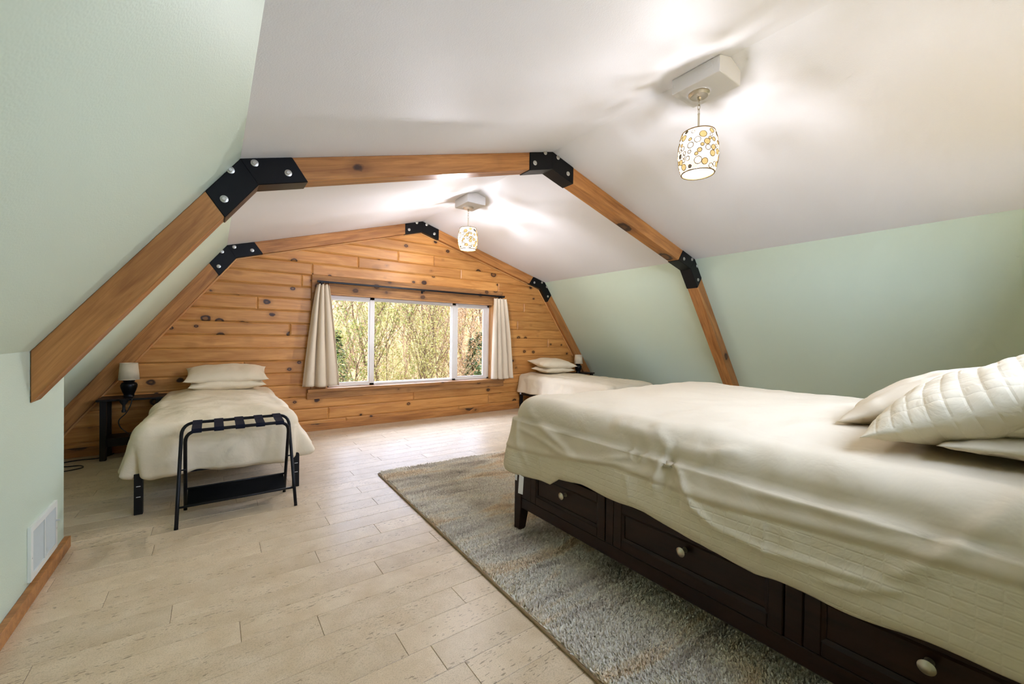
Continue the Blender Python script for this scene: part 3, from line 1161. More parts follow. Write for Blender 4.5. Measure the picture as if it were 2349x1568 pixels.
def hemL(side, q):
    if side == 'A': return 0.30 - 0.06 * q * q
    if side == 'B': return 0.30 - 0.05 * q * q
    return 0.222
def offL(side, q, d):
    if side == 'A':
        return d * (0.10 + 0.30 * q ** 1.6) + (0.012 * math.sin(q * 19 + 1) + 0.022 * sm(0.6, 0.95, q) * math.sin(q * 62)) * d / 0.3
    if side == 'B':
        return d * (0.12 + 0.46 * q ** 1.4) + (0.02 * math.sin(q * 23) + 0.024 * sm(0.55, 0.95, q) * math.sin(q * 58 + 1)) * d / 0.3
    return 0.02 * math.sin(PI * min(1, d / 0.27)) + 0.006 * math.sin(q * 14)
dl = drape('duvet', M_cream, -2.845, -1.845, 0.04, -1.955, 0.592, 0.10, hemL, offL, wr=0.013, seed=2.0, crown=0.03, thick=0.03, curl=0.035, n_side=130, n_foot=70,
           extra=lambda x, y, z: 0.010 * (0.3 - abs(nz(x * 7, y * 16, 1.3))) * sm(-1.75, -1.4, y) * sm(-0.5, -0.8, y) if z > 0.55 else 0.0)
tag(dl, 'rumpled cream duvet on the left twin bed, its foot hanging behind the rack', 'duvet', 'twin duvets')
def hemR(side, q):
    if side == 'A': return 0.285 - 0.02 * q
    return 0.25
def offR(side, q, d):
    if side == 'F': return 0.02
    return d * (0.16 + 0.06 * math.sin(q * 15 + 0.6)) + 0.02 * math.sin(q * 41) * d / 0.3
dr = drape('duvet', M_ivory, 1.79, 2.79, 0.045, -1.95, 0.585, 0.085, hemR, offR, wr=0.011, seed=9.0, crown=0.02, curl=0.01, n_side=110)
tag(dr, 'white duvet on the right twin bed, daylit below the window', 'duvet', 'twin duvets')
MB().box(-0.012, 0.012, -0.001, 0.001, -0.035, 0).build('care_tag', M_sheet, dr, loc=(1.775, -0.03, 0.285), rot=(0.1, 0, -0.6))

tag(pillow('pillow', M_cream, 0.335, 0.215, 0.075, (-2.285, -0.235, 0.685), (math.radians(6), 0, math.radians(1)), 1.0),
    'lower cream pillow lying flat on the left twin bed', 'pillow', 'twin bed pillows')
tag(pillow('pillow', M_cream, 0.365, 0.235, 0.085, (-2.285, -0.205, 0.772), (math.radians(13), 0, math.radians(-1)), 4.0),
    'plump upper cream pillow with pointed corners on the left twin bed', 'pillow', 'twin bed pillows')
tag(pillow('pillow', M_cream, 0.33, 0.21, 0.065, (2.30, -0.25, 0.668), (math.radians(4), 0, math.radians(2)), 6.0),
    'lower pillow lying flat on the right twin bed', 'pillow', 'twin bed pillows')
tag(pillow('pillow', M_cream, 0.375, 0.235, 0.085, (2.30, -0.23, 0.765), (math.radians(8), math.radians(2), math.radians(-3)), 8.0),
    'upper pillow with pointed ends on the right twin bed', 'pillow', 'twin bed pillows')

# ------------------------------------------------------------------ side tables, lamps, cord
def make_table(label):
    root = empty('side_table', (0, 0, 0), label=label, cat='table', group='black side tables')
    # local: x 0..0.44 , y -0.28..0
    MB().box(-0.025, 0.465, -0.30, 0.0, 0.552, 0.572).build('table_top', M_black_wood, root, bevel=0.003)
    for x in (0.0, 0.395):
        for y in (-0.285, -0.055):
            MB().box(x, x + 0.045, y, y + 0.045, 0, 0.552).build('leg', M_black_wood, root, bevel=0.002)
    MB().box(0.01, 0.43, -0.27, -0.02, 0.125, 0.20).build('shelf', M_black_wood, root, bevel=0.002)
    return root
t1 = make_table('black side table in the left corner under a shaded lamp')
t1.location = (-3.262, 0.045, 0)
t2 = copy_tree(t1)
t2['label'] = 'black side table in the right corner past the right twin bed'
t2.location = (2.86, 0.045, 0)

def make_lamp(label):
    root = empty('table_lamp', (0, 0, 0), label=label, cat='lamp', group='black jar table lamps')
    MB().lathe([(0.040, 0.0), (0.044, 0.006), (0.040, 0.016), (0.040, 0.03), (0.050, 0.055), (0.062, 0.095), (0.064, 0.118), (0.056, 0.136), (0.040, 0.144), (0.040, 0.150), (0.046, 0.158), (0.044, 0.166), (0.02, 0.168)], 28).build('base', M_black_steel, root, autosmooth=45)
    MB().lathe([(0.008, 0.166), (0.008, 0.20), (0.014, 0.203), (0.014, 0.24), (0.004, 0.245)], 12).build('socket', M_nickel, root, autosmooth=45)
    s = MB().lathe([(0.079, 0.170), (0.066, 0.328)], 40, cap=False).build('lamp_shade', M_shade, root, smooth=True)
    md = s.modifiers.new('thickness', 'SOLIDIFY')
    md.thickness = 0.002
    for z, rr in ((0.170, 0.079), (0.328, 0.066)):
        MB().tube([(rr * math.cos(2 * PI * k / 36), rr * math.sin(2 * PI * k / 36), z) for k in range(36)], 0.0022, 6, closed=True).build('shade_rim', M_shade, s, smooth=True)
    return root
l1 = make_lamp('black jar lamp with linen shade on the left side table')
l1.location = (-3.075, -0.12, 0.572)
l2 = copy_tree(l1)
l2['label'] = 'black jar lamp with linen shade beside the right twin bed'
l2.location = (3.01, -0.14, 0.572)

t3 = copy_tree(t1)
t3['label'] = 'black side table past the far side of the large bed'
t3['group'] = 'black side tables'
t3.location = (1.25, -5.52, 0)
l3 = copy_tree(l1)
l3['label'] = 'lit black jar lamp past the far side of the large bed'
l3.location = (1.48, -5.68, 0.572)
bl_ = bpy.data.lights.new('bedside_bulb', 'POINT')
bl_.energy = 8.0
bl_.color = (1.0, 0.78, 0.55)
bl_.shadow_soft_size = 0.03
bo = bpy.data.objects.new('bedside_bulb', bl_)
COL.objects.link(bo)
bo.parent = l3
bo.location = (0, 0, 0.25)

def smooth_path(pts, n=8):
    P = [Vector(p) for p in pts]
    out = []
    for i in range(len(P) - 1):
        p0 = P[max(i - 1, 0)]; p1 = P[i]; p2_ = P[i + 1]; p3 = P[min(i + 2, len(P) - 1)]
        for k in range(n):
            t = k / n
            out.append(0.5 * ((2 * p1) + (-p0 + p2_) * t + (2 * p0 - 5 * p1 + 4 * p2_ - p3) * t * t + (-p0 + 3 * p1 - 3 * p2_ + p3) * t ** 3))
    out.append(P[-1])
    return out
cd = empty('lamp_cord', (-3.06, -0.25, 0), label='black lamp cord hanging in front of the left side table', cat='cord')
c0 = Vector(cd.location)
hang = [(-3.035, -0.15, 0.577), (-3.03, -0.22, 0.578), (-3.035, -0.268, 0.565), (-3.045, -0.275, 0.51), (-3.075, -0.275, 0.44), (-3.125, -0.275, 0.375), (-3.115, -0.275, 0.31), (-3.075, -0.275, 0.26), (-3.05, -0.268, 0.225), (-3.06, -0.25, 0.206)]
MB().tube([p - c0 for p in smooth_path(hang)], 0.0045, 8).build('cable', M_cord, cd, smooth=True)
MB().lathe([(0.004, 0.0), (0.016, 0.004), (0.017, 0.02), (0.011, 0.035), (0.011, 0.07), (0.03, 0.10), (0.034, 0.125)], 16).build('plug_adapter', M_cord, cd, loc=(-0.03, -0.035, 0.445), autosmooth=50)
fc = empty('floor_cord', (-3.5, -0.4, 0), label='black power cord curling across the floor beside the left side table', cat='cord')
f0 = Vector(fc.location)
run = [(-3.20, 0.02, 0.006), (-3.235, -0.06, 0.006), (-3.30, -0.115, 0.006), (-3.42, -0.10, 0.006), (-3.53, -0.15, 0.006), (-3.55, -0.25, 0.006), (-3.46, -0.31, 0.006), (-3.37, -0.33, 0.006), (-3.34, -0.42, 0.006), (-3.42, -0.47, 0.006), (-3.52, -0.50, 0.006), (-3.60, -0.60, 0.006), (-3.70, -0.72, 0.006)]
MB().tube([p - f0 for p in smooth_path(run)], 0.005, 8).build('cable', M_cord, fc, smooth=True)

# ------------------------------------------------------------------ luggage rack
lr = empty('luggage_rack', (-2.27, -2.17, 0), label='black folding luggage rack standing at the foot of the left twin bed', cat='rack')
ro = Vector(lr.location)
def loop(xl, xr, yf_, yt, zt, xtl, xtr):
    rr = 0.075
    pts = [(xl, yf_, 0.0)]
    def lerp(a, b, t): return tuple(a[i] + (b[i] - a[i]) * t for i in range(3))
    A, Bp, C_, D_ = (xl, yf_, 0), (xtl, yt, zt), (xtr, yt, zt), (xr, yf_, 0)
    pts += [lerp(A, Bp, t) for t in (0.3, 0.6, 1 - rr / zt)]
    s, e = Vector(lerp(A, Bp, 1 - rr / zt)), Vector(Bp) + Vector((rr, 0, 0))
    for k in range(1, 7):
        t = k / 6
        pts.append(tuple((1 - t) ** 2 * s + 2 * t * (1 - t) * Vector(Bp) + t * t * e))
    s2, e2 = Vector(C_) - Vector((rr, 0, 0)), Vector(lerp(D_, C_, 1 - rr / zt))
    pts.append(tuple((e + s2) / 2))
    for k in range(0, 7):
        t = k / 6
        pts.append(tuple((1 - t) ** 2 * s2 + 2 * t * (1 - t) * Vector(C_) + t * t * e2))
    pts += [lerp(D_, C_, t) for t in (0.6, 0.3)] + [D_]
    return [Vector(p) - ro for p in pts]
RA = loop(-2.591, -1.938, -2.335, -2.06, 0.600, -2.578, -1.952)
RB = loop(-2.560, -1.968, -2.000, -2.275, 0.585, -2.552, -1.976)
MB().tube(RA, 0.0105, 10).build('frame_tube', M_black_paint, lr, smooth=True)
MB().tube(RB, 0.0105, 10).build('frame_tube', M_black_paint, lr, smooth=True)
for k in range(5):
    xc_ = -2.495 + k * 0.1155
    m = MB()
    za_, zb_ = 0.612, 0.597
    prof = [(-2.05, 0.588), (-2.046, 0.60), (-2.054, 0.613), (-2.066, 0.613), (-2.165, 0.601), (-2.27, 0.5975), (-2.282, 0.597), (-2.290, 0.585), (-2.286, 0.572)]
    n = len(prof)
    vs = [(xc_ - 0.026 + 0.004 * 0, y, z) for y, z in prof] + [(xc_ + 0.026, y, z) for y, z in prof]
    m.add([Vector(v) - ro for v in vs], [(i, i + 1, i + 1 + n, i + n) for i in range(n - 1)])
    o = m.build('strap', M_navy, lr)
    md = o.modifiers.new('thickness', 'SOLIDIFY'); md.thickness = 0.0025; md.offset = 0
# rods and sling shelf
def at_tube(foot, top, z):
    t = z / top[2]
    return Vector([foot[i] + (top[i] - foot[i]) * t for i in range(3)])
fl = at_tube((-2.591, -2.335, 0), (-2.578, -2.06, 0.6), 0.115); frr = at_tube((-1.938, -2.335, 0), (-1.952, -2.06, 0.6), 0.115)
bl = at_tube((-2.560, -2.0, 0), (-2.552, -2.275, 0.585), 0.165); brr = at_tube((-1.968, -2.0, 0), (-1.976, -2.275, 0.585), 0.165)
MB().tube([fl - ro, frr - ro], 0.007, 8).build('shelf_rod', M_black_paint, lr, smooth=True)
MB().tube([bl - ro, brr - ro], 0.007, 8).build('shelf_rod', M_black_paint, lr, smooth=True)
m = MB()
n = 9
x_a, x_b = -2.545, -1.985
vs = []
for i in range(n):
    t = i / (n - 1)
    y = fl.y + (bl.y - fl.y) * t
    z = fl.z + (bl.z - fl.z) * t - 0.05 * math.sin(PI * t) + 0.006
    vs.append((x_a, y, z)); vs.append((x_b, y, z))
m.add([Vector(v) - ro for v in vs], [(2 * i, 2 * i + 1, 2 * i + 3, 2 * i + 2) for i in range(n - 1)])
o = m.build('sling_shelf', M_black_fabric, lr, smooth=True)
md = o.modifiers.new('thickness', 'SOLIDIFY'); md.thickness = 0.004
for xx, px in ((-2.584, -1), (-1.945, 1)):
    MB().tube([(xx - 0.004 * px - ro.x + px * 0.012, -2.187 - ro.y, 0.322), (xx - ro.x - px * 0.04, -2.187 - ro.y, 0.322)], 0.005, 8).build('pivot_bolt', M_black_paint, lr, smooth=True)

# ------------------------------------------------------------------ storage bed
XN, XF = -0.893, 1.04
YF, YH = -3.502, -5.765
sb = empty('storage_bed', (0, -4.63, 0), label='espresso wood storage bed with drawers along the near side', cat='bed')
s0 = 4.63
def sbb(name, x0, x1, y0, y1, z0, z1, parent=None, bevel=0.003):
    return MB().box(x0, x1, y0 + s0, y1 + s0, z0, z1).build(name, M_espresso, parent or sb, bevel=bevel)
for (lx, sx) in ((XN, 1), (XF, -1)):
    for (ly, sy_) in ((YF, -1), (YH, 1)):
        w, t_ = 0.066, 0.048
        m = MB()
        y = ly + s0
        m.add([(lx, y, 0), (lx + sx * t_, y, 0), (lx + sx * t_, y + sy_ * t_, 0), (lx, y + sy_ * t_, 0),
               (lx, y, 0.165), (lx + sx * w, y, 0.165), (lx + sx * w, y + sy_ * w, 0.165), (lx, y + sy_ * w, 0.165),
               (lx, y, 0.475), (lx + sx * w, y, 0.475), (lx + sx * w, y + sy_ * w, 0.475), (lx, y + sy_ * w, 0.475)],
              [(0, 1, 2, 3), (0, 1, 5, 4), (1, 2, 6, 5), (2, 3, 7, 6), (3, 0, 4, 7), (4, 5, 9, 8), (5, 6, 10, 9), (6, 7, 11, 10), (7, 4, 8, 11), (8, 9, 10, 11)])
        m.build('leg', M_espresso, sb, bevel=0.003)
sbb('side_rail', XN + 0.006, XN + 0.03, YH + 0.06, YF - 0.06, 0.165, 0.228)
sbb('side_rail', XN + 0.006, XN + 0.03, YH + 0.06, YF - 0.06, 0.452, 0.475)
for a, b2 in ((-3.565, -3.656), (-4.229, -4.277), (-4.993, -5.046), (-5.616, -5.70)):
    sbb('stile', XN + 0.006, XN + 0.03, b2, a, 0.228, 0.452)
sbb('side_rail', XF - 0.03, XF - 0.006, YH + 0.06, YF - 0.06, 0.165, 0.475)
sbb('foot_rail', XN + 0.06, XF - 0.06, YF - 0.03, YF - 0.006, 0.165, 0.475)
sbb('head_rail', XN + 0.06, XF - 0.06, YH + 0.006, YH + 0.03, 0.165, 0.475)
sbb('platform', XN + 0.02, XF - 0.02, YH + 0.02, YF - 0.02, 0.448, 0.470)
sbb('drawer_box', XN + 0.05, XF - 0.05, YH + 0.06, YF - 0.06, 0.19, 0.44)
for ya, yb in ((-3.659, -4.226), (-4.280, -4.990), (-5.049, -5.613)):
    xf = XN + 0.002
    w = 0.047
    z0, z1 = 0.231, 0.449
    yc = (ya + yb) / 2
    dw = MB()
    hy = (ya - yb) / 2
    dw.box(0, 0.022, -hy, -hy + w, z0, z1).box(0, 0.022, hy - w, hy, z0, z1).box(0, 0.022, -hy + w, hy - w, z0, z0 + w).box(0, 0.022, -hy + w, hy - w, z1 - w, z1)
    d = dw.build('drawer', M_espresso, sb, bevel=0.003, loc=(xf, yc + s0, 0))
    m = MB()
    # moulded step and sunk panel
    iy, iz0, iz1 = hy - w, z0 + w, z1 - w
    o1 = [(-iy, iz0), (iy, iz0), (iy, iz1), (-iy, iz1)]
    o2 = [(-iy + 0.011, iz0 + 0.011), (iy - 0.011, iz0 + 0.011), (iy - 0.011, iz1 - 0.011), (-iy + 0.011, iz1 - 0.011)]
    vs = [(0.003, y, z) for y, z in o1] + [(0.008, y, z) for y, z in o2] + [(0.012, y, z) for y, z in o2]
    m.add(vs, [(0, 1, 5, 4), (1, 2, 6, 5), (2, 3, 7, 6), (3, 0, 4, 7), (4, 5, 9, 8), (5, 6, 10, 9), (6, 7, 11, 10), (7, 4, 8, 11), (8, 9, 10, 11)])
    m.build('panel', M_espresso, d, fix=False)
    MB().lathe([(0.011, 0.012), (0.009, 0.006), (0.006, -0.004), (0.007, -0.012), (0.0165, -0.018), (0.019, -0.022), (0.017, -0.0245), (0.0135, -0.0255), (0.012, -0.028), (0.006, -0.031), (0.001, -0.032)], 24, axis='x').build('knob', M_nickel, d, loc=(0, 0, 0.361), autosmooth=50)
MB().box(XN + 0.02, XF - 0.02, YH + s0 + 0.02, YF + s0 - 0.03, 0.471, 0.79).build('mattress', M_mattress, sb, bevel=0.05)

def hemB(side, q):
    # q: 0 at the head, 1 at the foot
    if side == 'A':
        y = -5.80 + q * 2.30
        h = np.interp(y, [-5.8, -5.49, -5.22, -4.90, -4.53, -4.1, -3.93, -3.86, -3.5], [0.45, 0.451, 0.437, 0.428, 0.474, 0.482, 0.468, 0.415, 0.392])
        return float(h) + 0.004 * math.sin(y * 21)
    if side == 'B': return 0.45
    return 0.40
def offB(side, q, d):
    if side == 'A':
        y = -5.80 + q * 2.30
        o = 0.030 + 0.10 * d + 0.012 * math.sin(PI * min(1, d / 0.33))
        o += 0.045 * math.exp(-((y + 3.56) / 0.10) ** 2) * sm(0.0, 0.3, d)
        return o
    if side == 'B': return 0.03 + 0.1 * d
    return 0.035 + 0.18 * d
SEAM_Y = [-5.8, -5.49, -5.09, -4.79, -4.31, -3.82, -3.4]
SEAM_Z = [0.66, 0.655, 0.628, 0.605, 0.622, 0.55, 0.53]
CREASES = [  # (points along the near side as (y, z), height, width)
    ([(-4.25, 0.80), (-4.40, 0.79), (-4.51, 0.775)], 0.012, 0.018),
    ([(-4.47, 0.82), (-4.576, 0.75), (-4.642, 0.674), (-4.71, 0.579), (-4.822, 0.53)], 0.012, 0.016),
    ([(-4.576, 0.76), (-4.702, 0.765), (-4.785, 0.78), (-4.861, 0.80)], 0.013, 0.016),
    ([(-4.582, 0.76), (-4.59, 0.695), (-4.577, 0.586)], -0.016, 0.020),
    ([(-4.56, 0.74), (-4.545, 0.66), (-4.53, 0.58)], 0.009, 0.014),
    ([(-4.61, 0.72), (-4.64, 0.62), (-4.66, 0.54)], -0.010, 0.016),
    ([(-4.534, 0.698), (-4.481, 0.721), (-4.46, 0.67)], 0.007, 0.012),
    ([(-5.25, 0.57), (-5.304, 0.611), (-5.387, 0.708), (-5.453, 0.79), (-5.50, 0.86)], 0.012, 0.022),
    ([(-3.60, 0.66), (-3.756, 0.648), (-4.022, 0.601), (-4.307, 0.63)], 0.009, 0.014),
    ([(-3.62, 0.77), (-3.694, 0.736), (-3.885, 0.674), (-4.115, 0.591)], 0.010, 0.018),
    ([(-4.28, 0.654), (-4.403, 0.684), (-4.402, 0.74)], 0.006, 0.012),
    ([(-4.704, 0.716), (-4.754, 0.77), (-4.816, 0.80)], 0.009, 0.014),
    ([(-4.877, 0.725), (-5.124, 0.73), (-5.341, 0.75)], -0.008, 0.018),
    ([(-4.88, 0.69), (-5.10, 0.70), (-5.30, 0.70)], 0.007, 0.016),
    ([(-4.806, 0.541), (-4.964, 0.522), (-5.128, 0.541), (-5.271, 0.555)], 0.009, 0.014),
    ([(-5.10, 0.50), (-5.20, 0.515), (-5.30, 0.56)], 0.008, 0.012),
    ([(-3.57, 0.70), (-3.60, 0.60), (-3.66, 0.52)], 0.010, 0.014),
    ([(-3.64, 0.60), (-3.68, 0.52), (-3.72, 0.46)], 0.008, 0.012),
    ([(-3.80, 0.55), (-3.82, 0.50), (-3.83, 0.46)], 0.006, 0.010),
    ([(-4.02, 0.57), (-4.03, 0.53), (-4.03, 0.50)], 0.006, 0.010),
    ([(-4.40, 0.61), (-4.42, 0.55), (-4.42, 0.50)], 0.006, 0.010),
    ([(-4.95, 0.60), (-4.96, 0.55), (-4.95, 0.47)], 0.006, 0.010)]
def seg_dist(py, pz, a, b):
    ay, az = a
    by, bz = b
    vy, vz = by - ay, bz - az
    t = max(0.0, min(1.0, ((py - ay) * vy + (pz - az) * vz) / (vy * vy + vz * vz)))
    return math.hypot(py - ay - vy * t, pz - az - vz * t), t
def extraB(x, y, z):
    if x > -0.74 or y > -3.50 or z > 0.838:
        return 0.0
    w = 0.0
    zs = float(np.interp(y, SEAM_Y, SEAM_Z))
    w += 0.007 * math.exp(-((z - zs - 0.02) / 0.022) ** 2) - 0.005 * math.exp(-((z - zs) / 0.007) ** 2)
    cw = 0.0
    for pts, amp, wd in CREASES:
        if y < pts[0][0] - 1.4 or abs(y - pts[0][0]) > 0.8:
            continue
        best, n = 9.0, len(pts) - 1
        tt = 0.0
        for k in range(n):
            d, t = seg_dist(y, z, pts[k], pts[k + 1])
            if d < best:
                best, tt = d, (k + t) / n
        if best < wd * 3:
            cw += amp * math.exp(-(best / wd) ** 2) * min(1.0, 0.35 + 2.6 * math.sin(PI * min(max(tt, 0.0), 1.0)) * 0.5)
    return w + max(-0.016, min(0.015, cw))
def tuckfn(p):
    zs = float(np.interp(p[1], SEAM_Y, SEAM_Z))
    return 1 if (p[2] < zs and (p[0] < -0.8 or p[1] > -3.52)) else 0
db = drape('duvet', M_cream, XN - 0.01, XF + 0.02, -5.80, YF + 0.02, 0.842, 0.13, hemB, offB, wr=0.0065, seed=5.0, crown=0.012, n_side=230, n_foot=70, thick=0.016, curl=0.012,
           extra=extraB, uvscale=(24.0, 36.0), mats=[M_ivory, M_tuck], matfn=tuckfn)
tag(db, 'large cream duvet with pin-tucked border draped over the storage bed', 'duvet')
m = MB()
m.add([(0, 0, 0), (0.0, -0.042, -0.004), (-0.012, -0.05, -0.10), (-0.012, -0.006, -0.104)], [(0, 1, 2, 3)])
o = m.build('care_tag', M_sheet, db, loc=(-0.965, -3.645, 0.405)); md = o.modifiers.new('t', 'SOLIDIFY'); md.thickness = 0.001
m = MB()
m.add([(0, 0, 0), (0.0, -0.02, 0.0), (-0.004, -0.022, -0.035), (-0.004, -0.004, -0.035)], [(0, 1, 2, 3)])
o = m.build('care_tag', M_sheet, db, loc=(-0.965, -3.605, 0.40)); md = o.modifiers.new('t', 'SOLIDIFY'); md.thickness = 0.001

tag(pillow('pillow', M_ivory, 0.42, 0.26, 0.055, (-0.25, -5.535, 0.905), (math.radians(-3), math.radians(1), math.radians(4)), 3.0),
    'flat cream pillow at the bottom of the pile on the large bed', 'pillow', 'large bed pillows')
tag(pillow('pillow', M_tuck, 0.42, 0.26, 0.06, (-0.235, -5.52, 0.975), (math.radians(-9), math.radians(2), math.radians(1)), 12.0, uvn=(12, 8)),
    'pin-tucked cream pillow wedged under the quilted one on the large bed', 'pillow', 'large bed pillows')
tag(pillow('pillow', M_tuck, 0.36, 0.31, 0.105, (-0.35, -5.395, 1.02), (math.radians(-24), math.radians(0), math.radians(4)), 15.0, quilt=(16, 14), n=120, wr=0.010, uvn=(8, 7)),
    'quilted cream sham leaning on top of the pile on the large bed', 'pillow', 'large bed pillows')
tag(pillow('pillow', M_ivory, 0.42, 0.25, 0.085, (0.10, -5.175, 0.975), (math.radians(-22), math.radians(-2), math.radians(2)), 18.0),
    'plain cream pillow behind the quilted sham on the large bed', 'pillow', 'large bed pillows')

# ------------------------------------------------------------------ rug
RW, RL = 2.44, 3.35
rug = empty('area_rug', (-1.25, -2.003, 0), -math.radians(1.6), label='grey and beige shag rug lying under the large bed', cat='rug')
MB().box(0.006, RW - 0.006, -RL + 0.006, -0.006, 0.001, 0.010).build('backing', M_rug, rug)
bt = MB()
for p, q in (((0, 0), (0, -RL)), ((0, -RL), (RW, -RL)), ((RW, -RL), (RW, 0)), ((RW, 0), (0, 0))):
    bt.tube([(p[0] + (q[0] - p[0]) * t, p[1] + (q[1] - p[1]) * t, 0.008) for t in (0, 0.25, 0.5, 0.75, 1)], 0.007, 6)
bt.build('binding', M_binding, rug, smooth=True)
rs = np.random.RandomState(3)
def blades(n, x0, x1, y0, y1, wid, ln):
    bx = rs.uniform(x0, x1, n); by = rs.uniform(y0, y1, n)
    a = rs.uniform(0, 2 * PI, n)
    fl = np.sin(bx * 9 + np.sin(by * 7) * 1.5) * 0.5 + rs.normal(0, 0.6, n)
    lx, ly = np.cos(fl * 1.6 + 0.6), np.sin(fl * 1.6 + 0.6)
    le = ln * rs.uniform(0.7, 1.25, n)
    lean = rs.uniform(0.35, 0.95, n)
    hx, hy = np.cos(a) * wid / 2, np.sin(a) * wid / 2
    z0 = 0.009
    tipz = z0 + le * np.sqrt(1 - (lean * 0.85) ** 2)
    tx, ty = bx + lx * le * lean, by + ly * le * lean
    v = np.empty((n, 4, 3))
    v[:, 0] = np.stack([bx - hx, by - hy, np.full(n, z0)], 1)
    v[:, 1] = np.stack([bx + hx, by + hy, np.full(n, z0)], 1)
    v[:, 2] = np.stack([tx + hx * 0.6, ty + hy * 0.6, tipz], 1)
    v[:, 3] = np.stack([tx - hx * 0.6, ty - hy * 0.6, tipz], 1)
    return v.reshape(-1, 3)
V = np.concatenate([blades(170000, 0.008, 0.95, -RL + 0.01, -0.008, 0.0075, 0.022), blades(60000, 0.95, RW - 0.01, -1.75, -0.008, 0.007, 0.017), blades(25000, 0.95, RW - 0.01, -RL + 0.01, -1.75, 0.010, 0.017)])
me = bpy.data.meshes.new('pile')
nv = len(V)
me.vertices.add(nv)
me.vertices.foreach_set('co', V.astype(np.float32).ravel())
me.loops.add(nv)
me.loops.foreach_set('vertex_index', np.arange(nv, dtype=np.int32))
me.polygons.add(nv // 4)
me.polygons.foreach_set('loop_start', np.arange(0, nv, 4, dtype=np.int32))
me.update(calc_edges=True)
me.materials.append(M_rug)
pile = put('pile', me, rug)
pile['kind'] = 'stuff'

# ------------------------------------------------------------------ curtains and rod
rod = empty('curtain_rod', (0, 0.026, 1.857), label='thin black curtain rod mounted on the window header', cat='rod')
MB().box(-1.37, 1.40, -0.080, -0.058, -0.012, 0.012).build('rod', M_black_paint, rod, bevel=0.003)
for x in (-1.33, 0.015, 1.36):
    m = MB().box(x - 0.011, x + 0.011, -0.078, 0.0, -0.022, -0.009)
    m.box(x - 0.014, x + 0.014, -0.004, 0.0, -0.045, 0.012)
    m.build('bracket', M_black_paint, rod, bevel=0.002)
for x in (-1.37, 1.40):
    MB().box(x - 0.012, x + 0.012, -0.082, -0.054, -0.014, 0.014).build('finial', M_black_paint, rod, bevel=0.003)
for xs in ((-1.345, -1.315, -1.285, -1.258), (1.25, 1.30, 1.345, 1.385)):
    for x in xs:
        pts = [(x, -0.068 + 0.017 * math.cos(2 * PI * k / 14), -0.006 + 0.019 * math.sin(2 * PI * k / 14)) for k in range(14)]
        MB().tube(pts, 0.0022, 5, closed=True).build('ring_clip', M_black_paint, rod, smooth=True)

def curtain(label, tl_, tr2, bl_, br2, ztop, zbot, folds, ph, yc=-0.042):
    nx, nzv = 120, 46
    m = MB()
    for j in range(nzv + 1):
        t = j / nzv
        for i in range(nx + 1):
            u = i / nx
            sw = t ** 0.8
            x = (tl_ + (tr2 - tl_) * u) * (1 - sw) + (bl_ + (br2 - bl_) * u) * sw
            amp = 0.024 + 0.024 * sm(0, 0.6, t)
            ang = 2 * PI * folds * u + ph + 0.5 * math.sin(3 * u + 2 * t)
            w = math.sin(ang)
            w = math.copysign(abs(w) ** 0.75, w)
            y = yc + amp * w * (0.75 + 0.25 * math.sin(u * 5 + ph)) + 0.006 * nz(x * 10, t * 6, ph)
            x += 0.012 * math.cos(ang) * (0.3 + t)
            z = ztop + (zbot - ztop) * t + 0.006 * math.sin(u * 9) * t - (0.008 * math.sin(u * PI * folds * 2) if j == 0 else 0)
            m.v.append((x, y, z))
    for j in range(nzv):
        for i in range(nx):
            a = j * (nx + 1) + i
            m.f.append((a, a + 1, a + nx + 2, a + nx + 1)); m.mi.append(0)
    o = m.build('curtain', M_curtain, smooth=True, fix=False)
    md = o.modifiers.new('t', 'SOLIDIFY'); md.thickness = 0.003
    return tag(o, label, 'curtain', 'linen window curtains')
curtain('gathered linen curtain panel flaring out at the left end of the rod', -1.385, -1.245, -1.545, -1.10, 1.82, 0.565, 3.5, 0.4)
curtain('gathered linen curtain panel hanging at the right end of the rod', 1.225, 1.435, 1.205, 1.575, 1.825, 0.53, 3.5, 2.2)

# ------------------------------------------------------------------ outdoors
def make_ground():
    t = NT('leaf_litter')
    v = t.coords()
    a = t.noise(v, 0.55, 4, 0.6)
    b = t.noise(v, 6, 5, 0.7)
    c = t.ramp(b, [(0.30, srgb(74, 54, 31)), (0.48, srgb(122, 93, 58)), (0.62, srgb(145, 116, 80)), (0.75, srgb(154, 129, 95))])
    c = t.mix(t.math('MULTIPLY', t.ramp(a, [(0.45, (0, 0, 0)), (0.62, (1, 1, 1))]), 0.6), c, srgb(105, 96, 42))
    return t.done(c, 0.95, spec=0.1)
M_ground = make_ground()
def leafm(name, c1, c2):
    t = NT(name)
    v = t.coords()
    n = t.noise(v, 7, 3, 0.7)
    c = t.ramp(n, [(0.35, c1), (0.65, c2)])
    b = t.b
    t.link(c, b.inputs['Base Color'])
    b.inputs['Roughness'].default_value = 0.6
    tr = t.node('ShaderNodeBsdfTranslucent')
    t.link(c, tr.inputs['Color'])
    mx = t.node('ShaderNodeMixShader')
    mx.inputs[0].default_value = 0.4
    t.link(b.outputs[0], mx.inputs[1])
    t.link(tr.outputs[0], mx.inputs[2])
    t.link(mx.outputs[0], t.out.inputs[0])
    return t.m
M_leaf = leafm('spring_leaf', srgb(110, 103, 38), srgb(135, 120, 61))
M_leaf2 = leafm('green_leaf', srgb(82, 87, 26), srgb(115, 111, 40))
M_leaf3 = leafm('russet_leaf', srgb(116, 82, 44), srgb(139, 105, 63))
M_conifer = leafm('conifer_needle', srgb(52, 66, 30), srgb(98, 108, 48))
def bark(name, c1, c2):
    t = NT(name)
    v = t.coords((1, 1, 0.3))
    n = t.noise(v, 30, 3, 0.6)
    return t.done(t.ramp(n, [(0.35, c1), (0.65, c2)]), 0.9, spec=0.1)
